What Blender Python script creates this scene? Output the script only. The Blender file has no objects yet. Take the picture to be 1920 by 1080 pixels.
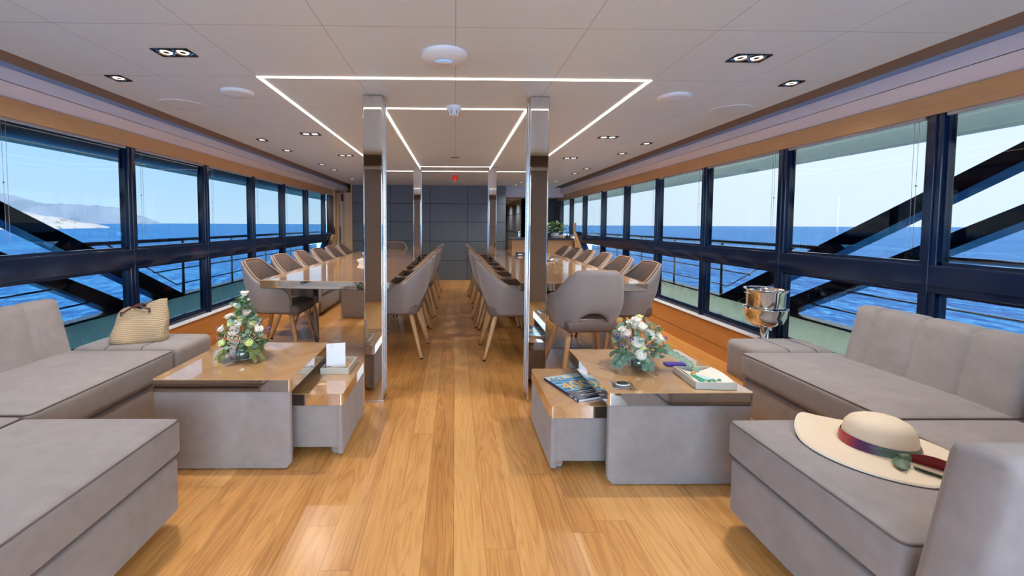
import bpy, math, random
from mathutils import Vector, Matrix, noise
C = bpy.context.scene
COL = C.collection
R_ = random.Random(7)
PI = math.pi

# ------------------------------------------------------------------ materials
def newmat(name):
    m = bpy.data.materials.new(name); m.use_nodes = True
    nt = m.node_tree; nt.nodes.clear()
    out = nt.nodes.new('ShaderNodeOutputMaterial')
    return m, nt, out
def nd(nt, typ, ins=None, **kw):
    n = nt.nodes.new('ShaderNode' + typ)
    for k, v in kw.items(): setattr(n, k, v)
    for k, v in (ins or {}).items():
        s = n.inputs[k]
        if hasattr(v, 'is_output') or isinstance(v, bpy.types.NodeSocket): nt.links.new(v, s)
        else: s.default_value = v
    return n
def mth(nt, op, a, b=0.0, c=0.0):
    n = nt.nodes.new('ShaderNodeMath'); n.operation = op
    for i, v in enumerate((a, b, c)):
        if isinstance(v, bpy.types.NodeSocket): nt.links.new(v, n.inputs[i])
        else: n.inputs[i].default_value = v
    return n.outputs[0]
def c4(c): return (c[0], c[1], c[2], 1)
def mixc(nt, f, a, b, mode='MIX'):
    n = nt.nodes.new('ShaderNodeMix'); n.data_type = 'RGBA'; n.blend_type = mode
    for s, v in ((n.inputs[0], f), (n.inputs[6], a), (n.inputs[7], b)):
        if isinstance(v, bpy.types.NodeSocket): nt.links.new(v, s)
        else: s.default_value = v if isinstance(v, float) else c4(v)
    return n.outputs[2]
def plain(name, col, rough=.5, metal=0., spec=.5, coat=0., var=0., vscale=30., bump=0., bscale=200., emis=None, estr=0., sheen=0., trans=0., ior=1.45, stretch=(1,1,1)):
    m, nt, out = newmat(name)
    p = nd(nt, 'BsdfPrincipled', {'Roughness': rough, 'Metallic': metal, 'Specular IOR Level': spec, 'Coat Weight': coat, 'Coat Roughness': .08, 'Base Color': c4(col), 'IOR': ior})
    tc = nd(nt, 'TexCoord')
    mp = nd(nt, 'Mapping', {0: tc.outputs['Object'], 'Scale': stretch})
    n = nd(nt, 'TexNoise', {'Vector': mp.outputs[0], 'Scale': vscale, 'Detail': 4.})
    if var > 0:
        f = mth(nt, 'MULTIPLY_ADD', n.outputs[0], 2*var, 1-var)
        v = nd(nt, 'HueSaturation', {'Color': c4(col), 'Value': f})
        nt.links.new(v.outputs[0], p.inputs['Base Color'])
    if bump > 0:
        n2 = nd(nt, 'TexNoise', {'Vector': mp.outputs[0], 'Scale': bscale, 'Detail': 3.})
        b = nd(nt, 'Bump', {'Height': n2.outputs[0], 'Strength': bump, 'Distance': .002})
        nt.links.new(b.outputs[0], p.inputs['Normal'])
    if sheen: p.inputs['Sheen Weight'].default_value = sheen; p.inputs['Sheen Roughness'].default_value = .4
    if emis: p.inputs['Emission Color'].default_value = c4(emis); p.inputs['Emission Strength'].default_value = estr
    if trans: p.inputs['Transmission Weight'].default_value = trans
    nt.links.new(p.outputs[0], out.inputs[0])
    return m
def woodmat(name, dark, mid, light, axis='Y', plank=None, length=1.5, rough=.35, coat=.0, gap=True, grain=1., chevron=False, pv=.5, crough=.05, cior=1.6):
    m, nt, out = newmat(name)
    tc = nd(nt, 'TexCoord')
    sep = nd(nt, 'SeparateXYZ', {0: tc.outputs['Object']})
    X, Y, Z = sep.outputs[0], sep.outputs[1], sep.outputs[2]
    if axis == 'Y': u, v, w = Y, X, Z
    elif axis == 'X': u, v, w = X, Y, Z
    else: u, v, w = Z, X, Y
    if axis == 'YZ': u, v, w = Y, Z, X
    if chevron:
        a = mth(nt, 'ABSOLUTE', mth(nt, 'SUBTRACT', mth(nt, 'FRACT', mth(nt, 'MULTIPLY', v, 1/.42)), .5))
        a = mth(nt, 'MULTIPLY', a, .42)
        u2 = mth(nt, 'ADD', mth(nt, 'MULTIPLY', u, .75), mth(nt, 'MULTIPLY', a, .66))
        v2 = mth(nt, 'SUBTRACT', mth(nt, 'MULTIPLY', u, .66), mth(nt, 'MULTIPLY', a, .75))
        u, v = v2, u2
        u, v = v, u
    if plank:
        row = mth(nt, 'FLOOR', mth(nt, 'DIVIDE', v, plank))
        wn = nd(nt, 'TexWhiteNoise', {'W': row}, noise_dimensions='1D')
        sh = mth(nt, 'ADD', mth(nt, 'DIVIDE', u, length), mth(nt, 'MULTIPLY', wn.outputs[0], 7.3))
        cid = mth(nt, 'FLOOR', sh)
        cmb = nd(nt, 'CombineXYZ', {0: row, 1: cid})
        wn2 = nd(nt, 'TexWhiteNoise', {'Vector': cmb.outputs[0]}, noise_dimensions='2D')
        rnd = wn2.outputs[0]
        off = mth(nt, 'MULTIPLY', rnd, 37.)
    else:
        rnd = None; off = 0.
    vec = nd(nt, 'CombineXYZ', {0: mth(nt, 'MULTIPLY', u, 1.0), 1: mth(nt, 'ADD', v, off), 2: w})
    mp = nd(nt, 'Mapping', {0: vec.outputs[0], 'Scale': (1.1, 13, 13)})
    n1 = nd(nt, 'TexNoise', {'Vector': mp.outputs[0], 'Scale': 1., 'Detail': 2., 'Distortion': .4})
    rings = mth(nt, 'SINE', mth(nt, 'MULTIPLY', n1.outputs[0], 62.))
    rings = mth(nt, 'POWER', mth(nt, 'MULTIPLY_ADD', rings, .5, .5), 2.2)
    mp2 = nd(nt, 'Mapping', {0: vec.outputs[0], 'Scale': (6, 260, 260)})
    n2 = nd(nt, 'TexNoise', {'Vector': mp2.outputs[0], 'Scale': 1., 'Detail': 3.})
    n3 = nd(nt, 'TexNoise', {'Vector': mp.outputs[0], 'Scale': .6, 'Detail': 1.})
    f = mth(nt, 'ADD', mth(nt, 'MULTIPLY', rings, .34*grain), mth(nt, 'MULTIPLY', mth(nt, 'SUBTRACT', n2.outputs[0], .5), .9*grain))
    f = mth(nt, 'ADD', f, mth(nt, 'MULTIPLY', mth(nt, 'SUBTRACT', n3.outputs[0], .5), .7))
    if rnd is not None: f = mth(nt, 'ADD', f, mth(nt, 'MULTIPLY', mth(nt, 'SUBTRACT', rnd, .5), pv))
    ramp = nd(nt, 'ValToRGB', {0: mth(nt, 'ADD', f, .28)})
    e = ramp.color_ramp.elements
    e[0].position = 0; e[0].color = c4(light); e[1].position = 1; e[1].color = c4(dark)
    k = e.new(.42); k.color = c4(mid)
    col = ramp.outputs[0]
    if plank and gap:
        fv = mth(nt, 'FRACT', mth(nt, 'DIVIDE', v, plank))
        dv = mth(nt, 'MULTIPLY', mth(nt, 'SUBTRACT', .5, mth(nt, 'ABSOLUTE', mth(nt, 'SUBTRACT', fv, .5))), plank)
        fu = mth(nt, 'FRACT', sh)
        du = mth(nt, 'MULTIPLY', mth(nt, 'SUBTRACT', .5, mth(nt, 'ABSOLUTE', mth(nt, 'SUBTRACT', fu, .5))), length)
        g = mth(nt, 'LESS_THAN', mth(nt, 'MINIMUM', dv, du), .0009)
        col = mixc(nt, mth(nt, 'MULTIPLY', g, .55), col, tuple(x*.3 for x in dark))
    p = nd(nt, 'BsdfPrincipled', {'Base Color': col, 'Roughness': rough, 'Coat Weight': coat, 'Coat Roughness': crough, 'Coat IOR': cior})
    b = nd(nt, 'Bump', {'Height': f, 'Strength': .08, 'Distance': .002})
    nt.links.new(b.outputs[0], p.inputs['Normal'])
    nt.links.new(p.outputs[0], out.inputs[0])
    return m
def suede(name, col, var=.16):
    m, nt, out = newmat(name)
    tc = nd(nt, 'TexCoord')
    n = nd(nt, 'TexNoise', {'Vector': tc.outputs['Object'], 'Scale': 5., 'Detail': 6., 'Roughness': .62, 'Distortion': .6})
    mp = nd(nt, 'Mapping', {0: tc.outputs['Object'], 'Scale': (1, 1, 1), 'Rotation': (.5, .3, .6)})
    n2 = nd(nt, 'TexNoise', {'Vector': mp.outputs[0], 'Scale': 22., 'Detail': 5.})
    f = mth(nt, 'ADD', mth(nt, 'MULTIPLY', n.outputs[0], 2*var), mth(nt, 'MULTIPLY', n2.outputs[0], var))
    f = mth(nt, 'ADD', f, 1-1.5*var)
    h = nd(nt, 'HueSaturation', {'Color': c4(col), 'Value': f})
    p = nd(nt, 'BsdfPrincipled', {'Base Color': h.outputs[0], 'Roughness': .8, 'Sheen Weight': .25, 'Sheen Roughness': .5, 'Specular IOR Level': .25})
    n3 = nd(nt, 'TexNoise', {'Vector': tc.outputs['Object'], 'Scale': 420., 'Detail': 2.})
    b = nd(nt, 'Bump', {'Height': n3.outputs[0], 'Strength': .12, 'Distance': .001})
    nt.links.new(b.outputs[0], p.inputs['Normal'])
    nt.links.new(p.outputs[0], out.inputs[0]); return m
def paneglass(name, tint, refl=1.):
    m, nt, out = newmat(name)
    t = nd(nt, 'BsdfTransparent', {'Color': c4(tint)})
    g = nd(nt, 'BsdfGlossy', {'Color': (1, 1, 1, 1), 'Roughness': .0})
    geo = nd(nt, 'NewGeometry')
    ior = mth(nt, 'MULTIPLY_ADD', geo.outputs['Backfacing'], 1/1.45-1.45, 1.45)
    fr = nd(nt, 'Fresnel', {'IOR': ior})
    fac = mth(nt, 'MULTIPLY', fr.outputs[0], refl)
    mx = nd(nt, 'MixShader', {0: fac, 1: t.outputs[0], 2: g.outputs[0]})
    nt.links.new(mx.outputs[0], out.inputs[0]); return m
def emit(name, col, s):
    m, nt, out = newmat(name)
    e = nd(nt, 'Emission', {'Color': c4(col), 'Strength': s}); nt.links.new(e.outputs[0], out.inputs[0]); return m

M = {}
M['floor'] = woodmat('oak_floor', (.38,.145,.030), (.68,.315,.085), (.82,.44,.145), 'Y', plank=.112, length=1.55, rough=.34, coat=.3, grain=.72, crough=.22)
M['wood'] = woodmat('oak_veneer', (.36,.19,.075), (.56,.33,.15), (.66,.42,.21), 'Y', rough=.32, coat=.5, grain=.55)
M['wood_top'] = woodmat('oak_top', (.40,.19,.065), (.60,.33,.135), (.70,.43,.20), 'Y', plank=.07, length=9., rough=.22, coat=1., grain=.4, gap=False, chevron=True, pv=.28, cior=2.3, crough=.03)
M['wood_dining'] = woodmat('oak_dining_top', (.52,.26,.12), (.68,.38,.19), (.76,.48,.27), 'Y', plank=.16, length=9., rough=.16, coat=1., grain=.35, gap=False, pv=.3, cior=1.6)
M['wood_valance'] = woodmat('oak_valance', (.36,.19,.08), (.50,.28,.12), (.56,.34,.16), 'YZ', rough=.4, coat=.1, grain=.45)
M['wood_side'] = woodmat('oak_cladding', (.34,.12,.03), (.52,.21,.055), (.60,.27,.08), 'YZ', rough=.34, coat=.3, grain=.5)
M['wood_leg'] = woodmat('oak_leg', (.36,.18,.07), (.58,.33,.15), (.68,.43,.22), 'Z', rough=.4, grain=.5)
M['wood_pale'] = woodmat('oak_pale', (.50,.34,.18), (.64,.46,.27), (.72,.55,.36), 'Z', rough=.4, grain=.4)
M['suede'] = suede('taupe_suede', (.305,.265,.253), .27)
M['suede_pipe'] = plain('piping_suede', (.15,.11,.095), .8)
M['chair_out'] = suede('chair_outer', (.30,.255,.24), .06)
M['chair_in'] = plain('chair_inner_warm_reflect', (.175,.125,.105), .45, spec=.4, var=.08, vscale=14, bump=.1)  # same leather as the shell's outside; warm reflections put into the colour
M['chair_pipe'] = plain('chair_edge_leather_highlight', (.36,.21,.13), .45)  # piping trim; its tan carries the rim highlight along the shell edge
M['steel'] = plain('mirror_steel', (.80,.79,.77), .04, metal=1.)
M['steel_brushed'] = plain('brushed_steel', (.62,.59,.56), .03, metal=1.)
M['steel_soft'] = plain('soft_steel', (.7,.7,.7), .22, metal=1.)
M['black_gloss'] = plain('black_gloss_frame', (.006,.014,.042), .10, spec=.5)
M['black'] = plain('black_matte', (.01,.01,.012), .5)
def ceilmat():
    m, nt, out = newmat('ceiling_panels')
    tc = nd(nt, 'TexCoord'); sep = nd(nt, 'SeparateXYZ', {0: tc.outputs['Object']})
    def line(c, per, off):
        f = mth(nt, 'FRACT', mth(nt, 'DIVIDE', mth(nt, 'SUBTRACT', c, off), per))
        d = mth(nt, 'MULTIPLY', mth(nt, 'SUBTRACT', .5, mth(nt, 'ABSOLUTE', mth(nt, 'SUBTRACT', f, .5))), per)
        return mth(nt, 'LESS_THAN', d, .0016)
    l = mth(nt, 'MAXIMUM', line(sep.outputs[0], .545, 0.), line(sep.outputs[1], .6, .55))
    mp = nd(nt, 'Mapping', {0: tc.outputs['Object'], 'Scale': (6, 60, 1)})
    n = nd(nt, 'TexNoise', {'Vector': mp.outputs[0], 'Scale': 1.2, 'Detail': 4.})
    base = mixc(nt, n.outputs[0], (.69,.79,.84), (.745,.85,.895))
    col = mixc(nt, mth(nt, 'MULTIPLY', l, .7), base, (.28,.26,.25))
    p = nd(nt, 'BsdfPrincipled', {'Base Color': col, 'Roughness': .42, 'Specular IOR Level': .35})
    nt.links.new(p.outputs[0], out.inputs[0]); return m
M['ceiling'] = ceilmat()
M['white'] = plain('white_paint', (.74,.74,.76), .45)
M['white_plastic'] = plain('white_plastic', (.78,.84,.88), .35)
M['cornice'] = plain('cornice_paint', (.76,.77,.86), .3, spec=.6)
M['cream'] = plain('cream_gelcoat', (.84,.85,.76), .4)
M['deckhead'] = plain('deckhead_paint', (.60,.66,.60), .45)
def gel(name, col, k):
    m, nt, out = newmat(name)
    p = nd(nt, 'BsdfPrincipled', {'Base Color': c4(col), 'Roughness': .4}); t = nd(nt, 'BsdfTranslucent', {'Color': c4(col)})
    mx = nd(nt, 'MixShader', {0: k, 1: p.outputs[0], 2: t.outputs[0]}); nt.links.new(mx.outputs[0], out.inputs[0]); return m
M['bulwark'] = gel('translucent_gelcoat', (.86,.90,.74), .6)
M['fascia'] = gel('translucent_fascia', (.80,.86,.78), .5)
M['slate'] = plain('slate_panel', (.125,.155,.185), .5, var=.08, vscale=3)
M['slate_joint'] = plain('slate_joint', (.02,.023,.03), .6)
M['glass'] = paneglass('tinted_pane', (.308,.316,.322), .5)
M['glass_door'] = paneglass('door_pane', (.8,.84,.88))
M['led'] = emit('warm_led', (1., .86, .72), 4.)
M['lamp'] = emit('lamp_lens', (1., .88, .74), 4.)
M['blue_led'] = emit('blue_ring', (.12, .3, 1.), 1.6)
M['red'] = plain('red_alarm', (.75,.03,.02), .3, emis=(1,.05,.02), estr=.15)
M['vent'] = plain('vent_grey', (.10,.10,.10), .5)
M['blind'] = plain('blind_grey', (.42,.42,.43), .6)
M['cord'] = plain('cord', (.25,.27,.30), .5)

# ------------------------------------------------------------------ mesh helpers
class MB:
    def __init__(s): s.v = []; s.f = []; s.m = []; s.sm = []; s.cur = 0; s.smooth = True; s.wn = False
    def add(s, vs, fs):
        o = len(s.v); s.v += [tuple(p) for p in vs]
        for f in fs: s.f.append(tuple(i+o for i in f)); s.m.append(s.cur); s.sm.append(s.smooth)
        return s
    def box(s, x0, x1, y0, y1, z0, z1):
        sm = s.smooth; s.smooth = False
        s.add([(x0,y0,z0),(x1,y0,z0),(x1,y1,z0),(x0,y1,z0),(x0,y0,z1),(x1,y0,z1),(x1,y1,z1),(x0,y1,z1)],
              [(3,2,1,0),(4,5,6,7),(0,1,5,4),(1,2,6,5),(2,3,7,6),(3,0,4,7)]); s.smooth = sm; return s
    def rbox(s, x0, x1, y0, y1, z0, z1, r=.01, k=3, puff=0., mid=0, fn=None, puffs=0.):
        if not (puff or puffs or mid): s.wn = True
        lo = (min(x0,x1), min(y0,y1), min(z0,z1)); hi = (max(x0,x1), max(y0,y1), max(z0,z1))
        r = min(r, *( (hi[i]-lo[i])*.499 for i in range(3)))
        def ax(a, b):
            L = [a + r*(1-math.cos(PI/2*i/k)) for i in range(k)] + [a+r]
            Hh = [b - (t-a) for t in L][::-1]
            if mid:
                m_ = [a+r+(b-a-2*r)*i/(mid+1) for i in range(1, mid+1)]
            else: m_ = []
            return L + m_ + Hh
        A = [ax(lo[i], hi[i]) for i in range(3)]
        idx = {}; vs = []
        def P(i, j, l):
            key = (i, j, l)
            if key in idx: return idx[key]
            p = [A[0][i], A[1][j], A[2][l]]
            q = [min(max(p[a], lo[a]+r), hi[a]-r) for a in range(3)]
            d = Vector([p[a]-q[a] for a in range(3)])
            if d.length > 1e-9: d = d.normalized()*r
            p2 = Vector(q)+d
            if puff or puffs:
                u = [ (p2[a]-lo[a])/(hi[a]-lo[a])*2-1 for a in range(3)]
                if puff: p2.z += puff*(1-u[0]**4)*(1-u[1]**4)*(u[2] if u[2] > 0 else 0)
                if puffs:
                    w = (1-u[2]**4)
                    p2.x += puffs*u[0]*w*(1-u[1]**4); p2.y += puffs*u[1]*w*(1-u[0]**4)
            if fn: p2 = Vector(fn(p2))
            idx[key] = len(vs); vs.append(tuple(p2)); return idx[key]
        n = [len(a)-1 for a in A]; fs = []
        for a in range(3):
            b, c = (a+1) % 3, (a+2) % 3
            for side in (0, n[a]):
                for i in range(n[b]):
                    for j in range(n[c]):
                        q = []
                        for di, dj in ((0,0),(1,0),(1,1),(0,1)):
                            t = [0,0,0]; t[a] = side; t[b] = i+di; t[c] = j+dj; q.append(P(*t))
                        if side == 0: q = q[::-1]
                        fs.append(tuple(q))
        return s.add(vs, fs)
    def tube(s, pts, r, seg=10, close=False, cap=True):
        pts = [Vector(p) for p in pts]; n = len(pts)
        rs = r if isinstance(r, (list, tuple)) else [r]*n
        vs = []; prev = None
        for i, p in enumerate(pts):
            if close: t = (pts[(i+1) % n]-pts[i-1])
            else: t = (pts[min(i+1, n-1)]-pts[max(i-1, 0)])
            t.normalize()
            if prev is None:
                a = Vector((0,0,1)) if abs(t.z) < .9 else Vector((1,0,0))
                nrm = t.cross(a).normalized()
            else:
                nrm = (prev - t*prev.dot(t)).normalized()
            prev = nrm; bn = t.cross(nrm)
            for k in range(seg):
                a = 2*PI*k/seg; vs.append(tuple(p + (nrm*math.cos(a)+bn*math.sin(a))*rs[i]))
        fs = []
        for i in range(n if close else n-1):
            j = (i+1) % n
            for k in range(seg):
                l = (k+1) % seg; fs.append((i*seg+k, i*seg+l, j*seg+l, j*seg+k))
        if cap and not close:
            fs.append(tuple(range(seg))[::-1]); fs.append(tuple((n-1)*seg+k for k in range(seg)))
        return s.add(vs, fs)
    def lathe(s, prof, c=(0,0,0), seg=32, sx=1., sy=1., ang=None):
        vs = []; n = len(prof)
        full = ang is None
        A = [2*PI*k/seg for k in range(seg)] if full else [ang[0]+(ang[1]-ang[0])*k/seg for k in range(seg+1)]
        for (r, z) in prof:
            for a in A: vs.append((c[0]+r*math.cos(a)*sx, c[1]+r*math.sin(a)*sy, c[2]+z))
        m = len(A); fs = []
        for i in range(n-1):
            for k in range(seg if full else m-1):
                l = (k+1) % m; fs.append((i*m+k, i*m+l, (i+1)*m+l, (i+1)*m+k))
        return s.add(vs, fs)
    def prism(s, poly, axis, a, b):
        # poly: list of 2d points; extruded along axis from a to b
        def mk(p, t):
            if axis == 'x': return (t, p[0], p[1])
            if axis == 'y': return (p[0], t, p[1])
            return (p[0], p[1], t)
        n = len(poly); sm = s.smooth; s.smooth = False
        vs = [mk(p, a) for p in poly]+[mk(p, b) for p in poly]
        fs = [tuple(range(n))[::-1], tuple(range(n, 2*n))]+[(i, (i+1) % n, n+(i+1) % n, n+i) for i in range(n)]
        s.add(vs, fs); s.smooth = sm; return s
    def ball(s, c, r, seg=12, rings=8, sc=(1,1,1)):
        prof = [(r*math.sin(PI*i/rings), -r*math.cos(PI*i/rings)) for i in range(rings+1)]
        prof[0] = (r*.02, -r); prof[-1] = (r*.02, r)
        o = len(s.v); s.lathe(prof, (0,0,0), seg)
        for i in range(o, len(s.v)):
            p = s.v[i]; s.v[i] = (c[0]+p[0]*sc[0], c[1]+p[1]*sc[1], c[2]+p[2]*sc[2])
        return s
    def xf(s, mat, start=0):
        for i in range(start, len(s.v)): s.v[i] = tuple(mat @ Vector(s.v[i]))
        return s
    def build(s, name, mats, parent=None, origin=None, fix=True):
        me = bpy.data.meshes.new(name)
        off = Vector((0,0,0))
        if parent is not None and origin is None:
            p = parent
            while p is not None: off += p.location; p = p.parent
        elif origin is not None: off = Vector(origin)
        me.from_pydata([tuple(Vector(p)-off) for p in s.v], [], s.f)
        if not isinstance(mats, (list, tuple)): mats = [mats]
        for m in mats: me.materials.append(M[m] if isinstance(m, str) else m)
        me.polygons.foreach_set('material_index', s.m)
        me.polygons.foreach_set('use_smooth', s.sm)
        if fix:
            import bmesh
            bm = bmesh.new(); bm.from_mesh(me)
            bmesh.ops.recalc_face_normals(bm, faces=bm.faces); bm.to_mesh(me); bm.free()
        me.update()
        o = bpy.data.objects.new(name, me); COL.objects.link(o)
        if s.wn:
            wm = o.modifiers.new('wn', 'WEIGHTED_NORMAL'); wm.weight = 100; wm.keep_sharp = True
        if parent is not None: o.parent = parent
        elif origin is not None: o.location = origin
        return o
def tag(o, label=None, cat=None, group=None, kind=None):
    if label: o['label'] = label
    if cat: o['category'] = cat
    if group: o['group'] = group
    if kind: o['kind'] = kind
    return o
def thing(name, label, cat, loc=(0,0,0), group=None, kind=None):
    o = bpy.data.objects.new(name, None); o.empty_display_size = .05; COL.objects.link(o); o.location = loc
    return tag(o, label, cat, group, kind)
def struct(o, label=None, cat=None): o['kind'] = 'structure'; tag(o, label, cat); return o
def copy_tree(o, parent=None):
    c = o.copy(); COL.objects.link(c)
    if parent is not None: c.parent = parent
    for ch in list(o.children): copy_tree(ch, c)
    return c
def text_mesh(txt, name, mat, parent, mtx, size, ext=.0002, align='LEFT', sx=1.):
    cu = bpy.data.curves.new(name, 'FONT'); cu.body = txt; cu.size = size; cu.extrude = ext; cu.align_x = align
    t = bpy.data.objects.new('tmp', cu)
    me = bpy.data.meshes.new_from_object(t)
    me.transform(mtx @ Matrix.Diagonal((sx, 1, 1, 1))); me.name = name
    bpy.data.objects.remove(t); bpy.data.curves.remove(cu)
    me.materials.clear(); me.materials.append(M[mat])
    o = bpy.data.objects.new(name, me); COL.objects.link(o); o.parent = parent
    return o
ORD = ['first','second','third','fourth','fifth','sixth','seventh','eighth','ninth','tenth']

# ------------------------------------------------------------------ camera
f_px, cam_h = 780., 1.15
Rv = Vector((1,0,0)); Uv = Vector((0,0,1)); Fv = Vector((0,1,0))
def rot(v, k, a): return Matrix.Rotation(a, 3, k) @ v
zz = Vector((0,0,1)); yaw, pit, rol = math.radians(-.8), math.radians(2.8), math.radians(-.27)
Fv = rot(Fv, zz, yaw); Rv = rot(Rv, zz, yaw)
F2 = rot(Fv, Rv, -pit); Uv = rot(Uv, Rv, -pit); Fv = F2
R2 = rot(Rv, Fv, rol); U2 = rot(Uv, Fv, rol)
cd = bpy.data.cameras.new('camera'); cam = bpy.data.objects.new('camera', cd); COL.objects.link(cam)
cd.sensor_width = 36; cd.lens = f_px/1920*36; cd.shift_x = .050143; cd.shift_y = -.041823; cd.clip_start = .05; cd.clip_end = 60000
mt = Matrix((( R2.x, U2.x, -Fv.x, 0), (R2.y, U2.y, -Fv.y, 0), (R2.z, U2.z, -Fv.z, cam_h), (0,0,0,1)))
cam.matrix_world = mt
C.camera = cam

H = 1.96; XW = 2.30; XG = 2.38; YB = 8.62; YA = -2.6

# ------------------------------------------------------------------ shell
b = MB(); b.box(-2.46, 2.46, YA, 13., -.06, 0.); struct(b.build('floor', 'floor'))
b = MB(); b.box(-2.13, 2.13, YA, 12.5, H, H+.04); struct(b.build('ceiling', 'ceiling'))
b = MB(); b.box(-3.48, 3.48, YA, 16., 2.062, 2.12); struct(b.build('ceiling_roof', 'deckhead'))
for sx, side in ((-1,'left'), (1,'right')):
    # lower wooden wall with its groove, and the metal ledge on top
    b = MB(); b.box(sx*XW, sx*2.46, YA, 9.4 if sx < 0 else 10.1, .11, .293)
    struct(b.build('wall_'+side, 'wood_side'))
    b = MB(); b.box(sx*(XW-.012), sx*2.46, YA, 9.4 if sx < 0 else 10.1, 0, .104)
    struct(b.build('baseboard_'+side, 'wood_side'))
    b = MB(); b.box(sx*2.292, sx*2.362, YA, 7.0, .293, .301)
    struct(b.build('trim_%d' % (1 if sx < 0 else 2), 'white'))
    # valance board
    b = MB(); b.box(sx*2.33, sx*2.348, YA, 8.0 if sx < 0 else 10.1, 1.698, 1.80)
    struct(b.build('trim_%d' % (3 if sx < 0 else 4), 'wood_valance'))
    # cornice profile: slot, fascia, sloping soffit
    prof = [(2.27,1.96),(2.27,1.925),(2.255,1.925),(2.255,1.862),(2.262,1.858),(2.262,1.852),(2.345,1.795),(2.36,1.795),(2.36,2.04),(2.27,2.04)]
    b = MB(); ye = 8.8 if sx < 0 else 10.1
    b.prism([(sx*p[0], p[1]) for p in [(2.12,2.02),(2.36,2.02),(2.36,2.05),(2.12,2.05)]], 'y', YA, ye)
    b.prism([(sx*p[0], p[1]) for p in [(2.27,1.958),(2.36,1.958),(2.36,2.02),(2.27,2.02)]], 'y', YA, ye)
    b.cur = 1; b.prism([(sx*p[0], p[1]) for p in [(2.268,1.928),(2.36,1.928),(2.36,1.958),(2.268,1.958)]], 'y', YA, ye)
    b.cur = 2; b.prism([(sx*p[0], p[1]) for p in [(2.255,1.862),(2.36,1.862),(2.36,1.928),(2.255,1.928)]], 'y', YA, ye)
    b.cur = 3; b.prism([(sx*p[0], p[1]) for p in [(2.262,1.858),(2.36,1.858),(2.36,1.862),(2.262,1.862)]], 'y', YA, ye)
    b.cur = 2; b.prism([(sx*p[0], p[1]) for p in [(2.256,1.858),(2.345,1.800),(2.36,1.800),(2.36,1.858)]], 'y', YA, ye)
    struct(b.build('trim_%d' % (5 if sx < 0 else 6), [plain('cove_brown_shade', (.30,.21,.16), .5), plain('cove_blue_reflection', (.34,.46,.68), .25), 'cornice', 'slate_joint']))  # cove shade goes into the brown, window reflection into the blue strip
    # box above glazing
    b = MB(); b.box(sx*2.36, sx*2.50, YA, 10.1, 1.735, 2.05)
    struct(b.build('trim_%d' % (7 if sx < 0 else 8), 'black_gloss'))
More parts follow.
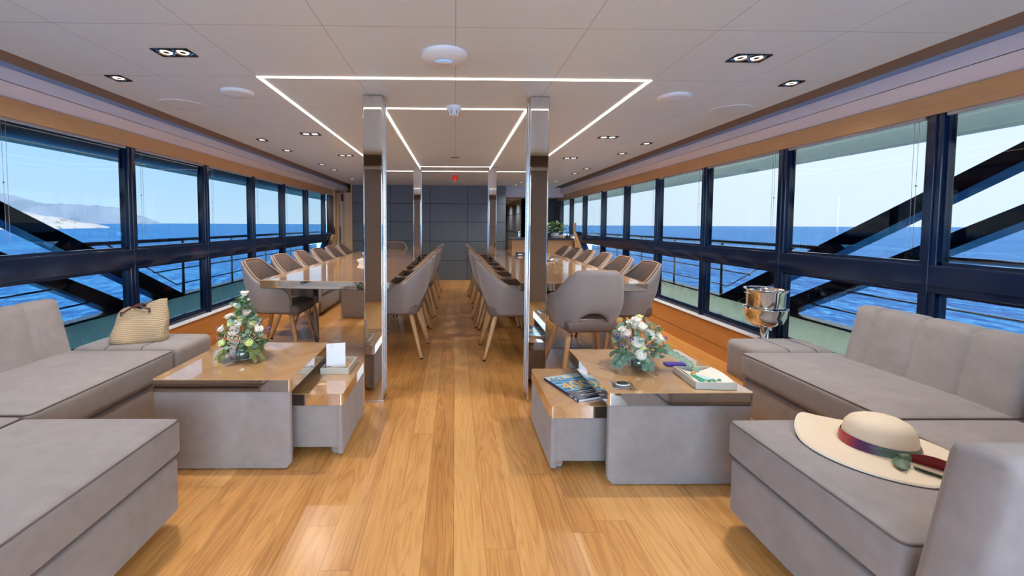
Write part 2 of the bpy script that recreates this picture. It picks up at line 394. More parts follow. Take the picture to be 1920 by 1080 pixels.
# window framework
MUL = {1: [-2.5,-1.6,-.7,.2,1.12,2.035,2.985,3.925,4.85,5.76,6.66,7.62,8.49,9.3,10.05], -1: [-2.5,-1.6,-.7,.2,1.15,2.13,3.085,4.0,4.92,5.79,6.70,7.60]}
tn = 9; wn = 1; blind_n = 0
ENDY = {-1: 7.60, 1: 10.05}
for sx in (-1, 1):
    side = 'left' if sx < 0 else 'right'
    b = MB()
    b.rbox(sx*2.345, sx*2.44, YA, 7.98 if sx < 0 else 8.0, .823, .965, .012, 2)     # middle rail
    b.rbox(sx*2.362, sx*2.44, YA, 7.0, .300, .345, .008, 2)                          # bottom rail
    b.rbox(sx*2.352, sx*2.44, YA, ENDY[sx], 1.715, 1.76, .008, 2)
    b.box(sx*2.335, sx*2.352, YA, 7.98, .862, .87)
    # slanted end of the lower lights
    b.prism([(6.93,.30),(7.05,.30),(8.0,.97),(8.0,1.03),(7.88,.97)], 'x', sx*2.335, sx*2.44)
    struct(b.build('trim_%d' % tn, 'black_gloss')); tn += 1
    for i, y in enumerate(MUL[sx]):
        b = MB()
        wy = .075 if i else .06
        z0 = .30 if y < 7.0 else (.90 if y < 8 else .90)
        b.rbox(sx*2.352, sx*2.425, y-wy/2, y+wy/2, z0, 1.76, .008, 2)
        b.rbox(sx*2.343, sx*2.36, y-wy*.18, y+wy*.18, z0, 1.74, .004, 2)
        struct(b.build('trim_%d' % tn, 'black_gloss')); tn += 1
    ys = MUL[sx]
    for i in range(len(ys)-1):
        y0, y1 = ys[i]+.037, ys[i+1]-.037
        w = thing('window_%d' % wn, None, None, (sx*XG, (y0+y1)/2, .345)); struct(w); wn += 1
        fr = MB()
        for (za, zb) in ((.965, 1.715), (.345, .823)):
            if za < .5 and y1 > 7.2: continue
            fr.box(sx*2.37, sx*2.40, y0, y0+.012, za, zb); fr.box(sx*2.37, sx*2.40, y1-.012, y1, za, zb)
            fr.box(sx*2.37, sx*2.40, y0, y1, za, za+.012); fr.box(sx*2.37, sx*2.40, y0, y1, zb-.012, zb)
        fr.build('window_frame', 'black_gloss', w)
        p = MB(); p.box(sx*2.383, sx*2.389, y0+.01, y1-.01, .975, 1.71); p.build('pane', 'glass', w)
        if y0 < 7.0:
            p = MB(); p.box(sx*2.383, sx*2.389, y0+.01, min(y1-.01, 7.2), .352, .815); p.build('pane', 'glass', w)
        if y1 > 1.9:
            # rolled-up blind with a bottom bar and pull cord
            blind_n += 1
            k = len([y for y in ys[:i+1] if ys[ys.index(y)+1 if ys.index(y)+1 < len(ys) else -1] > 1.9]) - 1
            bl = thing('roller_blind', '%s rolled-up grey window blind from the camera, above the %s windows' % (ORD[min(k,9)], 'island-side' if sx < 0 else 'open-sea-side'), 'blind', (sx*2.362, (y0+y1)/2, 1.70), 'rolled-up blinds over the windows')
            t = MB(); t.rbox(sx*2.352, sx*2.372, y0+.01, y1-.01, 1.684, 1.708, .004, 2); t.build('bottom_bar', 'blind', bl)
            t = MB()
            yc = (y1-.05) if sx > 0 else (y0+.045)
            yc = (y0+.035) if sx > 0 else (y0+.05)
            t.tube([(sx*2.356, yc, 1.69), (sx*2.356, yc, 1.05), (sx*2.356, yc+.008, 1.035), (sx*2.356, yc+.018, 1.05), (sx*2.356, yc+.022, 1.69)], .0009, 5)
            t.ball((sx*2.356, yc, 1.36), .005, 8, 6)
            t.build('pull_cord', 'cord', bl)

# far left end: wood cladding, curtain, glazed door
b = MB()
b.prism([(7.10,.295),(9.4,.295),(9.4,1.80),(8.03,1.80),(8.03,1.00)], 'x', -2.31, -2.34)
struct(b.build('wall_left_end', 'wood_pale'))
b = MB(); b.prism([(7.06,.30),(7.13,.30),(8.06,.985),(8.06,1.80),(8.0,1.80),(8.0,1.02)], 'x', -2.295, -2.34)
struct(b.build('trim_60', 'wood'))
b = MB(); b.prism([(7.06,.30),(7.13,.30),(8.06,.985),(8.06,1.2),(8.0,1.2),(8.0,1.02)], 'x', 2.295, 2.34)
b.box(2.295, 2.34, 10.02, 10.1, .9, 1.80)
struct(b.build('trim_61', 'wood'))
b = MB(); b.prism([(7.10,.295),(10.0,.295),(10.0,.90),(8.03,.90)], 'x', 2.31, 2.34)
struct(b.build('wall_right_end', 'wood_pale'))
d = thing('door_1', None, None, (-2.30, 8.42, 0)); struct(d)
b = MB()
b.box(-2.30,-2.27, 8.16,8.22, 0,1.80); b.box(-2.30,-2.27, 8.62,8.72, 0,1.80); b.box(-2.30,-2.27, 8.16,8.72, 1.76,1.82)
b.build('door_frame', 'wood', d)
b = MB(); b.box(-2.305,-2.30, 8.22,8.62, 0,1.76); b.build('door_glass', 'white_plastic', d)
b = MB(); b.box(-2.30,-2.292, 8.30,8.33, 0,1.76); b.box(-2.30,-2.292,8.45,8.60,1.62,1.76); b.box(-2.30,-2.292,8.36,8.40,0,1.1); b.build('door_rail', 'black_gloss', d)
cu = MB()
n = 60; vs = []; fs = []
for i in range(n+1):
    y = 7.64+.34*i/n; x = -2.325+.022*math.sin(i*.95)
    vs += [(x, y, .99), (x, y, 1.69)]
    if i: fs.append((2*i-2, 2*i, 2*i+1, 2*i-1))
cu.add(vs, fs)
cuo = cu.build('curtain', plain('curtain_taupe', (.10,.085,.09), .8), None, origin=(-2.325, 7.8, .99), fix=False)
sm_ = cuo.modifiers.new('s', 'SOLIDIFY'); sm_.thickness = .006
tag(cuo, 'dark taupe curtain gathered at the far end of the island-side windows', 'curtain')
b = MB(); b.rbox(-2.29,-2.20, 7.35,7.75, .965,.985, .008, 2); b.tube([(-2.24,7.7,.98),(-2.22,7.72,1.02),(-2.21,7.66,1.1)], [.012,.01,.004], 8)
tag(b.build('window_winder', 'black_gloss', None, origin=(-2.25,7.55,.965)), 'black metal winder with a handle at the curtain end of the window rail', 'window winder')

# end wall of slate panels
def slate(name, x0, x1, y, seams_x, seams_z, top=H):
    b = MB(); b.box(x0, x1, y, y+.12, 0, top)
    b.cur = 1
    for x in seams_x: b.box(x-.005, x+.005, y-.003, y, 0, top)
    for z in seams_z: b.box(x0, x1, y-.003, y, z-.005, z+.005)
    return struct(b.build(name, ['slate', 'slate_joint']))
slate('wall_end', -2.11, 1.05, YB, [-1.33,-.51,.26,.72], [.41,.81,1.21,1.585])
b = MB(); b.box(-2.31,-2.11, 9.3,9.4, 0,1.96); struct(b.build('wall_far_left', 'wood_pale'))
b = MB(); b.box(-2.27,-2.115, YB-.02, YB+.1, 0,1.80); b.cur=1; b.box(-2.135,-2.112,YB-.03,YB-.02,0,1.96)
struct(b.build('trim_62', ['wood_pale','wood_pale']))
# corridor beyond and bar niche on the right
b = MB(); b.box(1.53,1.60, 9.5,12.4, 0,1.75); b.cur = 1
for z in (.42,.98,1.42): b.box(1.525,1.53, 9.5,12.4, z-.006,z+.006)
b.cur = 2; b.box(1.505,1.53, 9.9,9.93, .75,1.0)
struct(b.build('wall_corridor', [plain('glossy_slate', (.22,.25,.28), .2, coat=.5), 'slate_joint', 'steel_soft']))
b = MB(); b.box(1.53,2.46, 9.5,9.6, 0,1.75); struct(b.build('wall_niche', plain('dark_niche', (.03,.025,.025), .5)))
b = MB(); b.box(1.05,2.46, 9.0,13., 1.75,1.80); struct(b.build('ceiling_corridor', plain('corridor_ceiling', (.42,.34,.27), .5)))
b = MB(); b.box(1.05,2.46, 8.95,9.0, 1.75,1.96); struct(b.build('trim_63', 'white'))
b = MB(); b.box(-2.46,2.46, 12.9,13., 0,1.96); struct(b.build('wall_far', 'slate'))
b = MB(); b.box(2.34,2.46, 10.05,13., 0,1.96); struct(b.build('wall_right_far', 'wood_pale'))
b = MB(); b.box(-2.46,-2.34, 8.0,13., .3,1.96); struct(b.build('wall_left_far', 'wood_pale'))
# bar counter
bc = thing('bar_counter', 'oak-fronted bar counter with a dark stone top below the far plant', 'counter', (1.78, 8.3, 0))
b = MB(); b.rbox(1.10,2.285, 8.0,8.6, 0,.865, .006, 2); b.build('cabinet', woodmat('oak_bar', (.36,.17,.06), (.52,.28,.11), (.60,.36,.16), 'X', rough=.35, coat=.3, grain=.5), bc)
b = MB(); b.rbox(1.08,2.29, 7.97,8.62, .865,.90, .006, 2); b.build('worktop', plain('dark_stone', (.03,.03,.035), .25), bc)
b = MB()
for z in (.30,.58): b.box(1.10,2.285, 7.997,8.0, z-.004,z+.004)
b.build('drawer_joint', 'slate_joint', bc)

# unseen aft wall mirrored by the columns; its openings are shaped to admit fill
b = MB(); b.box(-1.52,-.92, -.98,-.9, 0,H); b.box(.92,1.52, -.98,-.9, 0,H); b.box(-.92,.92,-.98,-.9,1.90,H); struct(b.build('wall_aft', plain('taupe_wall', (.36,.30,.26), .5, var=.1)))
b = MB(); b.box(-4.2, 4.2, -12, YA, -.10, -.02); struct(b.build('floor_bounce_deck', plain('bounce_white', (.78,.83,.88), .5)))  # unseen deck added to bounce sunlight up to the ceiling
b = MB(); b.box(-2.27,2.27, .28,.40, 1.83,H); struct(b.build('trim_64', plain('reflection_beam', (.16,.10,.07), .4)))  # unseen beam added to give the columns a dark reflected band

# ------------------------------------------------------------------ ceiling fittings
def rect_strip(name, x0, x1, y0, y1, w, label):
    b = MB(); z0, z1 = H-.004, H-.0002
    b.box(x0-w/2, x1+w/2, y0-w/2, y0+w/2, z0, z1); b.box(x0-w/2, x1+w/2, y1-w/2, y1+w/2, z0, z1)
    b.box(x0-w/2, x0+w/2, y0+w/2, y1-w/2, z0, z1); b.box(x1-w/2, x1+w/2, y0+w/2, y1-w/2, z0, z1)
    o = b.build(name, 'led', None, origin=((x0+x1)/2, (y0+y1)/2, H)); return tag(o, label, 'ceiling light', None)
rect_strip('led_strip_light', -1.085, 1.085, 2.351, 6.35, .019, 'large outer rectangle of warm light strip set into the ceiling')
rect_strip('led_strip_light', -.50, .50, 2.95, 5.85, .018, 'smaller inner rectangle of warm light strip between the steel columns')
ap = thing('wireless_access_point', 'white saucer-shaped disc with a blue ring on the ceiling', 'wireless access point', (-.055, 2.03, H))
b = MB(); b.lathe([(.111,0),(.112,-.006),(.104,-.016),(.085,-.027),(.062,-.034),(.045,-.037),(.002,-.037)], (-.055,2.03,H), 48); b.build('dome', 'white_plastic', ap)
b = MB(); b.lathe([(.037,-.0365),(.037,-.040),(.043,-.040),(.043,-.0365)], (-.055,2.03,H), 48, ang=(1.12*PI, 1.88*PI)); b.build('status_ring', 'blue_led', ap)
b = MB(); b.lathe([(.037,-.036),(.035,-.0405),(.002,-.042)], (-.055,2.03,H), 40); b.build('centre_cap', 'white_plastic', ap)
sd = thing('smoke_detector', 'white cylindrical smoke detector on the ceiling between the near columns', 'smoke detector', (-.01, 2.9, H))
b = MB(); b.lathe([(.052,0),(.052,-.018),(.046,-.028),(.002,-.028)], (-.01,2.9,H), 32); b.build('base', 'white_plastic', sd)
b = MB(); b.lathe([(.040,-.028),(.032,-.060),(.026,-.064),(.002,-.064)], (-.01,2.9,H), 32)
b.cur = 1
for k in range(6):
    a = k*PI/3; b.box(-.01+.036*math.cos(a)-.003, -.01+.036*math.cos(a)+.003, 2.9+.036*math.sin(a)-.004, 2.9+.036*math.sin(a)+.004, H-.052, H-.032)
b.build('sensor_head', ['white_plastic', 'vent'], sd)
for x, y, l in ((-1.342,2.627,'white domed ceiling speaker beside the outer light strip on the bag side'), (1.371,2.633,'white domed ceiling speaker beside the outer light strip on the hat side')):
    t = thing('ceiling_speaker', l, 'speaker', (x,y,H), 'domed ceiling speakers')
    b = MB(); b.lathe([(.097,0),(.098,-.008),(.090,-.016),(.082,-.018)], (x,y,H), 40); b.build('rim', 'white_plastic', t)
    b = MB(); b.lathe([(.082,-.018),(.05,-.026),(.002,-.028)], (x,y,H), 40); b.build('grille', plain('grille_white', (.68,.75,.80), .6), t)
for x, y, l in ((-1.862,2.915,'flush white round speaker grille in the ceiling near the island-side windows'), (1.915,2.93,'flush white round speaker grille in the ceiling near the bucket-side windows')):
    t = thing('flush_speaker', l, 'speaker', (x,y,H), 'flush ceiling speakers')
    b = MB(); b.lathe([(.142,0),(.142,-.003),(.136,-.004)], (x,y,H), 48); b.build('rim', 'white_plastic', t)
    b = MB(); b.lathe([(.136,-.0035),(.002,-.0035)], (x,y,H), 48); b.build('grille', plain('grille_flush', (.66,.75,.80), .6), t)
# downlights
def downlight(x, y, n, label, group):
    t = thing('double_downlight' if n == 2 else 'downlight', label, 'ceiling light', (x,y,H), group)
    w = .085*n
    b = MB(); fw = .004
    b.box(x-w/2, x+w/2, y-.045, y-.045+fw, H-.006, H); b.box(x-w/2, x+w/2, y+.045-fw, y+.045, H-.006, H)
    b.box(x-w/2, x-w/2+fw, y-.045, y+.045, H-.006, H); b.box(x+w/2-fw, x+w/2, y-.045, y+.045, H-.006, H)
    b.build('bezel', 'black', t)
    b = MB(); b.smooth = True
    for k in range(n):
        cx_ = x+(k-(n-1)/2)*.078
        b.lathe([(.036,-.005),(.030,-.0015),(.022,-.001)], (cx_,y,H), 24)
    b.box(x-w/2+fw, x+w/2-fw, y-.045+fw, y+.045-fw, H-.0012, H-.0005)
    b.build('reflector', 'steel', t)
    for k in range(n):
        cx_ = x+(k-(n-1)/2)*.078
        b = MB(); b.lathe([(.025,-.0022),(.014,-.0024)], (cx_,y,H), 20); b.cur = 1; b.lathe([(.014,-.0026),(.0005,-.0028)], (cx_,y,H), 16)
        b.build('lamp', ['lamp', 'black'], t)
    return t
LIGHTPTS = []
dbl = [(-1.33,2.03),(-1.30,3.80),(-1.285,4.95),(1.41,2.025),(1.40,3.84),(1.385,5.03)]
for i, (x, y) in enumerate(dbl):
    downlight(x, y, 2, '%s double downlight from the camera, on the %s side of the outer light strip' % (ORD[i % 3], 'island' if x < 0 else 'open sea'), 'double downlights'); LIGHTPTS.append((x,y,2))
sg = [(-1.88,2.39),(-1.86,4.08),(-1.85,4.65),(-1.80,5.70),(-1.80,6.25),(-1.83,7.46),(1.90,2.37),(1.885,4.12),(1.877,4.7),(1.875,5.95),(1.867,6.5),(1.867,7.7)]
for i, (x, y) in enumerate(sg):
    downlight(x, y, 1, '%s single square downlight from the camera, along the %s cornice' % (ORD[i % 6], 'island-side' if x < 0 else 'open-sea-side'), 'single downlights'); LIGHTPTS.append((x,y,1))
for i, (x, y) in enumerate([(.0,7.6),(1.25,7.9),(1.22,8.35)]):
    downlight(x, y, 1, 'small downlight %s' % ['in the ceiling behind the red alarm','near the slate wall, nearer of two before the corridor','at the mouth of the corridor'][i], 'far downlights'); LIGHTPTS.append((x,y,1))
H = 1.75
for i, (x, y) in enumerate([(1.28,10.1),(1.28,11.4)]):
    downlight(x, y, 1, '%s small downlight in the low corridor ceiling beyond the slate wall' % ['nearer','farther'][i], 'far downlights')
    l = bpy.data.lights.new('corridor_lamp', 'SPOT'); l.energy = 30; l.color = (1., .95, .88); l.spot_size = 2.7; l.spot_blend = 1.; l.shadow_soft_size = .03
    o = bpy.data.objects.new('corridor_lamp', l); COL.objects.link(o); o.location = (x, y, H-.02)
H = 1.96
b = MB(); b.rbox(-.05,.05, 5.03,5.06, H-.006,H, .002, 1)
tag(b.build('ceiling_vent', 'vent', None, origin=(0,5.05,H)), 'small black slot vent on the ceiling centre line', 'vent')
al = thing('alarm_beacon', 'small red alarm beacon hanging from the ceiling before the slate wall', 'alarm', (0,6.75,H))
b = MB(); b.lathe([(.03,0),(.03,-.012),(.002,-.012)], (0,6.75,H), 20); b.build('base', 'white_plastic', al)
b = MB(); b.lathe([(.030,-.012),(.044,-.03),(.046,-.085),(.036,-.10),(.002,-.10)], (0,6.75,H), 24); b.build('lens', 'red', al)
b = MB(); b.lathe([(.026,-.10),(.020,-.118),(.002,-.12)], (0,6.75,H), 20); b.build('sounder', 'white_plastic', al)

# ------------------------------------------------------------------ steel columns
for x0, x1, y0, y1, l in ((-.582,-.458,2.65,2.765,'near mirror-polished steel column in front of the left dining table'),
                    (.472,.594,2.65,2.765,'near mirror-polished steel column in front of the right dining table'),
                    (-.585,-.478,5.86,5.98,'far mirror-polished steel column at the left dining table edge'),
                    (.475,.585,5.86,5.98,'far mirror-polished steel column at the right dining table edge')):
    t = thing('steel_column', l, 'column', ((x0+x1)/2, (y0+y1)/2, 0), 'mirror-polished columns')
    b = MB(); b.rbox(x0, x1, y0, y1, -.0, H, .008, 4); b.build('casing', 'steel_brushed', t)
    b = MB(); xi = x1 if x0 < 0 else x0; s_ = 1 if x0 < 0 else -1
    b.rbox(xi, xi+s_*.006, y0+.035, y0+.045, .05, H-.03, .002, 1); b.rbox(xi, xi+s_*.006, y1-.012, y1-.004, .05, H-.03, .002, 1)
    b.build('edge_strip', 'steel_soft', t)
    b = MB(); b.rbox(x0-.003, x1+.003, y0-.003, y1+.003, 0, .012, .002, 1); b.build('base_trim', 'steel_soft', t)

# ------------------------------------------------------------------ dining tables
TZ = .71
def dining_table(poly, ped, lbl):
    cx_ = sum(p[0] for p in poly)/len(poly); cy_ = sum(p[1] for p in poly)/len(poly)
    t = thing('dining_table', lbl, 'dining table', (cx_, cy_, 0))
    b = MB(); b.prism(poly, 'z', TZ-.004, TZ); b.build('tabletop', 'wood_dining', t)
    cx0 = Vector((cx_, cy_))
    b = MB(); b.prism(poly, 'z', TZ-.062, TZ-.004); b.build('edge_band', 'steel', t)
    b = MB(); b.prism([tuple(cx0+(Vector(p)-cx0)*.992) for p in poly], 'z', TZ-.068, TZ-.062); b.build('underside', 'slate_joint', t)
    for (x0, x1, y0, y1) in ped:
        b = MB(); b.rbox(x0, x1, y0, y1, 0, TZ-.068, .004, 2); b.build('pedestal', 'steel', t)
    return t
dining_table([(-1.53,3.27),(-.50,3.165),(-.50,3.6),(-.50,5.83),(-.60,5.83),(-.60,6.01),(-.50,6.01),(-.50,7.45),(-1.56,7.45)],
             [(-1.245,-.80,3.79,3.86),(-1.25,-.80,6.6,6.68)], 'long oak dining table with mirror steel edge nearest the island-side windows')
dining_table([(.505,3.16),(1.475,3.14),(1.56,7.35),(.505,7.35),(.505,6.01),(.60,6.01),(.60,5.83),(.505,5.83)],
             [(.82,1.295,3.84,3.91),(.85,1.30,6.6,6.68)], 'long oak dining table with mirror steel edge, armchair tucked at its near end')

# ------------------------------------------------------------------ chairs
def ss(a, b_, x):
    t = min(max((x-a)/(b_-a), 0), 1); return t*t*(3-2*t)
def chair_pt(d, z, inset=0.):
    W = .262-inset; rc = .17-inset; yb = -.235+inset; yf = .20
    a1 = W-rc; arc = rc*PI/2
    L = .632; dd = abs(d)/L*(a1+arc+(yf-(yb+rc))); sg_ = 1 if d >= 0 else -1
    if dd < a1: x, y = dd, yb
    elif dd < a1+arc:
        t = (dd-a1)/rc; x = a1+rc*math.sin(t); y = yb+rc-rc*math.cos(t)
    else: x = W; y = yb+rc+(dd-a1-arc)
    k = .80+.20*ss(.36, .58, z)
    x *= k; y = .02+(y-.02)*k
    x *= 1-.09*ss(.60, .84, z)
    wb = 1-ss(.2, .5, abs(d))
    y -= .062*max(0, (z-.52)/.3)*wb
    return Vector((x*sg_, y, z))
def chair_top(d):
    d = abs(d)
    z = .822-.004*ss(0,.16,d) - .19*ss(.15, .40, d)
    z -= .022*ss(.44, .54, d)
    if d > .50: z -= .165*(1-math.sqrt(max(0, 1-((d-.50)/.132)**2)))
    return z
def chair_bot(d):
    d = abs(d)
    return .520-.03*ss(.03,.12,d)-.10*ss(.10, .18, d)
def make_chair():
    root = thing('dining_chair', 'x', 'dining chair')
    nS, nV = 72, 12; b = MB(); vs = []; fs = []; mi = []
    def P(i, j, ins):
        d = -.632+1.264*i/nS; zt, zb = chair_top(d), chair_bot(d)
        v = j/nV; z = zb+(zt-zb)*v
        e = .012*(1-(abs(2*v-1))**8)
        return chair_pt(d, z, ins)
    row = []
    for i in range(nS+1):
        ring = [P(i, j, 0.) for j in range(nV+1)]
        d = -.632+1.264*i/nS
        top = chair_pt(d, chair_top(d)+.010, .018)
        inn = [P(i, nV-j, .036) for j in range(nV+1)]
        bot = chair_pt(d, chair_bot(d)-.008, .018)
        row.append([*ring, top, *inn, bot])
    m = len(row[0])
    for r in row: vs += [tuple(p) for p in r]
    for i in range(nS):
        for j in range(m):
            l = (j+1) % m; fs.append((i*m+j, (i+1)*m+j, (i+1)*m+l, i*m+l)); mi.append(0 if (j < nV+1 or j == m-1) else 1)
    fs.append(tuple(range(m))); mi.append(0); fs.append(tuple(nS*m+j for j in range(m))[::-1]); mi.append(0)
    b.add(vs, fs); b.m = mi
    b.build('backrest', ['chair_out', 'chair_in'], root)
    b = MB(); pts = []
    for i in range(nS+1):
        d = -.632+1.264*i/nS; pts.append(chair_pt(d, chair_top(d)+.009, .032))
    b.tube(pts, .0075, 8); b.build('piping', 'chair_pipe', root)
    b = MB()
    def seatfn(p):
        return (p.x*(1-.10*ss(.05, -.22, p.y))*(1 if p.z > .42 else .96), p.y, p.z-.012*ss(.10,.25,p.y))
    b.rbox(-.218,.218, -.20,.245, .365,.458, .04, 4, puff=.012, mid=4, fn=seatfn)
    b.build('seat', 'chair_in', root)
    for sx in (-1, 1):
        for sy in (-1, 1):
            b = MB()
            top = Vector((sx*.155, .155 if sy > 0 else -.13, .385)); bo = Vector((sx*.235, .245 if sy > 0 else -.235, 0.012))
            pts = [top.lerp(bo, t) for t in (0,.2,.5,.8,1)]
            b.tube(pts, [.021,.021,.018,.0145,.013], 12)
            b.cur = 1; b.tube([bo, bo+Vector((sx*.002, 0, -.012))], [.013,.012], 12)
            b.build('leg', ['wood_leg', 'black'], root)
    return root
proto = make_chair(); used = [False]
def chair(x, y, face, label, group):
    o = proto if not used[0] else copy_tree(proto)
    used[0] = True
    o.location = (x, y, 0); o.rotation_euler = (0, 0, face); o['label'] = label; o['group'] = group
    return o
for i in range(6):
    chair(-1.585, 3.78+.585*i, -PI/2+R_.uniform(-.05,.05)*(i > 0), '%s grey upholstered armchair from the camera, on the window side of the island-side table' % ORD[i], 'chairs along the dining tables')
ax = [-.505,-.50,-.52,-.475,-.50,-.475]
for i in range(6):
    chair(ax[i]+.0, [3.76,4.33,4.87,5.41,6.28,6.86][i], PI/2+R_.uniform(-.06,.06), '%s grey upholstered armchair from the camera, on the aisle side of the island-side table' % ORD[i], 'chairs along the dining tables')
for i in range(6):
    chair(1.50, 3.68+.56*i, PI/2+R_.uniform(-.04,.04), '%s grey upholstered armchair from the camera, on the window side of the open-sea-side table' % ORD[i], 'chairs along the dining tables')
ax = [.485,.50,.465,.475,.485,.465]
for i in range(6):
    chair(ax[i], [3.70,4.28,4.84,5.40,6.28,6.86][i], -PI/2+R_.uniform(-.06,.06), '%s grey upholstered armchair from the camera, on the aisle side of the open-sea-side table' % ORD[i], 'chairs along the dining tables')
chair(.995, 3.17, .06, 'grey upholstered armchair with cut-out back at the near end of the right table', 'chairs at the table ends')
chair(-1.12, 7.62, PI, 'grey upholstered armchair at the far head of the island-side table', 'chairs at the table ends')

# ------------------------------------------------------------------ sofas
def piping(pts, r=.0035, parent=None, close=True):
    b = MB(); b.tube(pts, r, 8, close=close); return b.build('piping', 'suede_pipe', parent)
def rrect(x0, x1, y0, y1, z, r=.03, n=4):
    pts = []
    for cx_, cy_, a0 in ((x1-r, y1-r, 0), (x0+r, y1-r, PI/2), (x0+r, y0+r, PI), (x1-r, y0+r, 1.5*PI)):
        for k in range(n+1):
            a = a0+PI/2*k/n; pts.append((cx_+r*math.cos(a), cy_+r*math.sin(a), z))
    return pts
def seat_module(name, lbl, x0, x1, y0, y1, feet=True, base_in=0.008, grp='sofa modules'):
    t = thing(name, lbl, 'sofa', ((x0+x1)/2, (y0+y1)/2, 0), grp)
    b = MB(); b.rbox(x0+base_in, x1-base_in, y0+base_in, y1-base_in, .05, .262, .018, 4, puffs=.004, mid=3); b.build('base', 'suede', t)
    c = MB(); c.rbox(x0, x1, y0, y1, .268, .408, .022, 4, puff=.014, puffs=.003, mid=7)
    cu_ = c.build('seat_cushion', 'suede', t)
    piping(rrect(x0+.004, x1-.004, y0+.004, y1-.004, .402, .02), .0032, cu_)
    piping(rrect(x0+.002, x1-.002, y0+.002, y1-.002, .274, .02), .0032, cu_)
    if feet:
        for fx in (x0+.13, x1-.13):
            for fy in (y0+.13, y1-.13):
                b = MB(); b.rbox(fx-.04, fx+.04, fy-.04, fy+.04, 0, .055, .003, 2); b.build('foot', 'wood_pale', t)
    return t
def backrest(t, p0, p1, thick, z0, z1, lean, inward, seams, name='backrest'):
    # panel from p0 to p1 (2d), front face along that line, thickness away from 'inward', leaning back by lean at the top
    p0 = Vector((*p0, 0)); p1 = Vector((*p1, 0)); L = (p1-p0).length; ux = (p1-p0).normalized(); nv = -Vector((*inward, 0)).normalized()
    def tr(q):  # q local: x along, y depth (0 front), z
        h = (q[2]-z0)/(z1-z0)
        d = 0
        if seams:
            m_ = min(abs(q[0]-s_) for s_ in seams)
            d = .010*math.exp(-(m_/.012)**2) if q[1] < thick*.6 or q[2] > z1-.05 else 0
        P_ = p0 + ux*q[0] + nv*(q[1]+d*(1 if q[1] < thick*.6 else 0)+lean*h)
        return (P_.x, P_.y, q[2]-(d if q[2] > z1-.03 else 0))
    b = MB(); segs = 26
    # custom section: rounded top slab with fine columns for the channel seams
    xs = [0,.004,.012,.024]
    marks = sorted(seams)
    x = .04
    grid = []
    while x < L-.03: grid.append(x); x += .03
    for s_ in marks: grid += [s_-.02, s_-.010, s_-.004, s_, s_+.004, s_+.010, s_+.02]
    xs = sorted(set(round(v, 4) for v in xs+grid+[L-.024, L-.012, L-.004, L]))
    r = .045; sec = []
    sec.append((.0, z0)); 
    for k in range(5): sec.append((0, z0+(z1-r-z0)*(k+1)/5))
    for k in range(1, 7): a = PI/2*k/6; sec.append((r-r*math.cos(a), z1-r+r*math.sin(a)))
    for k in range(0, 7): a = PI/2*k/6; sec.append((thick-r+r*math.sin(a), z1-r+r*math.cos(a)))
    for k in range(5): sec.append((thick, z1-r-(z1-r-z0)*(k+1)/5))
    vs = []; m_ = len(sec)
    cz, cy2 = (z0+z1)/2, thick/2
    for xx in xs:
        e = min(xx, L-xx); q = min(1, e/.024); sh = 1-(1-math.sqrt(max(0, 1-(1-q)**2)))*1.0
        for (yy, z_) in sec:
            ins = .024*(1-sh)
            y2 = min(max(yy, ins), thick-ins); z2 = min(z_, z1-ins)
            vs.append(tr((xx, y2, z2)))
    fs = []
    for i in range(len(xs)-1):
        for j in range(m_-1): fs.append((i*m_+j, (i+1)*m_+j, (i+1)*m_+j+1, i*m_+j+1))
    fs.append(tuple(range(m_))); fs.append(tuple((len(xs)-1)*m_+j for j in range(m_))[::-1])
    b.add(vs, fs)
    o = b.build(name, 'suede', t)
    return o
# left side
s = seat_module('sofa_module', 'long seat module with channelled backrest along the island-side windows', -2.27, -1.648, 1.60, 2.435)
backrest(s, (-2.20,1.60), (-2.225,2.43), .10, .40, .715, .075, (1,0), [.22,.42,.63])
s = seat_module('sofa_module', 'corner seat module at the photo edge between the window seat and the near ottoman', -2.27, -1.652, .62, 1.59)
s = seat_module('sofa_module', 'large near grey ottoman seat in the left front, with piped top edge', -1.645, -1.045, .62, 1.575)
# right side
s = seat_module('sofa_module', 'long seat module with channelled backrest along the open-sea-side windows', 1.69, 2.27, 1.56, 2.40)
backrest(s, (2.185,2.285), (2.178,1.565), .11, .40, .715, .07, (-1,0), [.112,.324,.53])
s = seat_module('sofa_module', 'corner seat module between the hat seat and the channelled window backrest', 1.652, 2.18, .93, 1.55)
backrest(s, (1.652,.945), (2.17,.945), .11, .06, .715, .10, (0,1), [])
backrest(s, (2.178,1.555), (2.178,.95), .11, .06, .715, .07, (-1,0), [.2,.4])
s = seat_module('sofa_module', 'near seat module carrying the straw hat, backrest towards the camera', 1.055, 1.645, .925, 1.555)
backrest(s, (1.035,.94), (1.645,.94), .12, .06, .715, .10, (0,1), [])
# low end bolsters
t = thing('sofa_end_module', 'low armless end block under the straw bag', 'sofa', (-1.95,2.63,0), 'sofa end blocks')
b = MB(); b.rbox(-2.275,-1.637, 2.455,2.805, .17,.412, .035, 4, puff=.004, mid=5); c_ = b.build('cushion', 'suede', t)
b = MB(); b.rbox(-2.25,-1.72, 2.47,2.77, .0,.175, .01, 2); b.build('base', 'suede', t)
for i, x in enumerate((-1.86,-2.07)):
    b = MB(); b.tube([(x,2.46,.40),(x,2.475,.4135),(x,2.62,.4165),(x,2.785,.4135),(x,2.803,.40)], .003, 6); b.build('piping', 'suede_pipe', c_)
t = thing('sofa_end_module', 'low armless end block with two seams in front of the wine bucket', 'sofa', (2.04,2.56,0), 'sofa end blocks')
b = MB(); b.rbox(1.795,2.28, 2.415,2.70, .17,.412, .035, 4, puff=.004, mid=5); c_ = b.build('cushion', 'suede', t)
b = MB(); b.rbox(1.90,2.26, 2.43,2.67, .0,.175, .01, 2); b.build('base', 'suede', t)
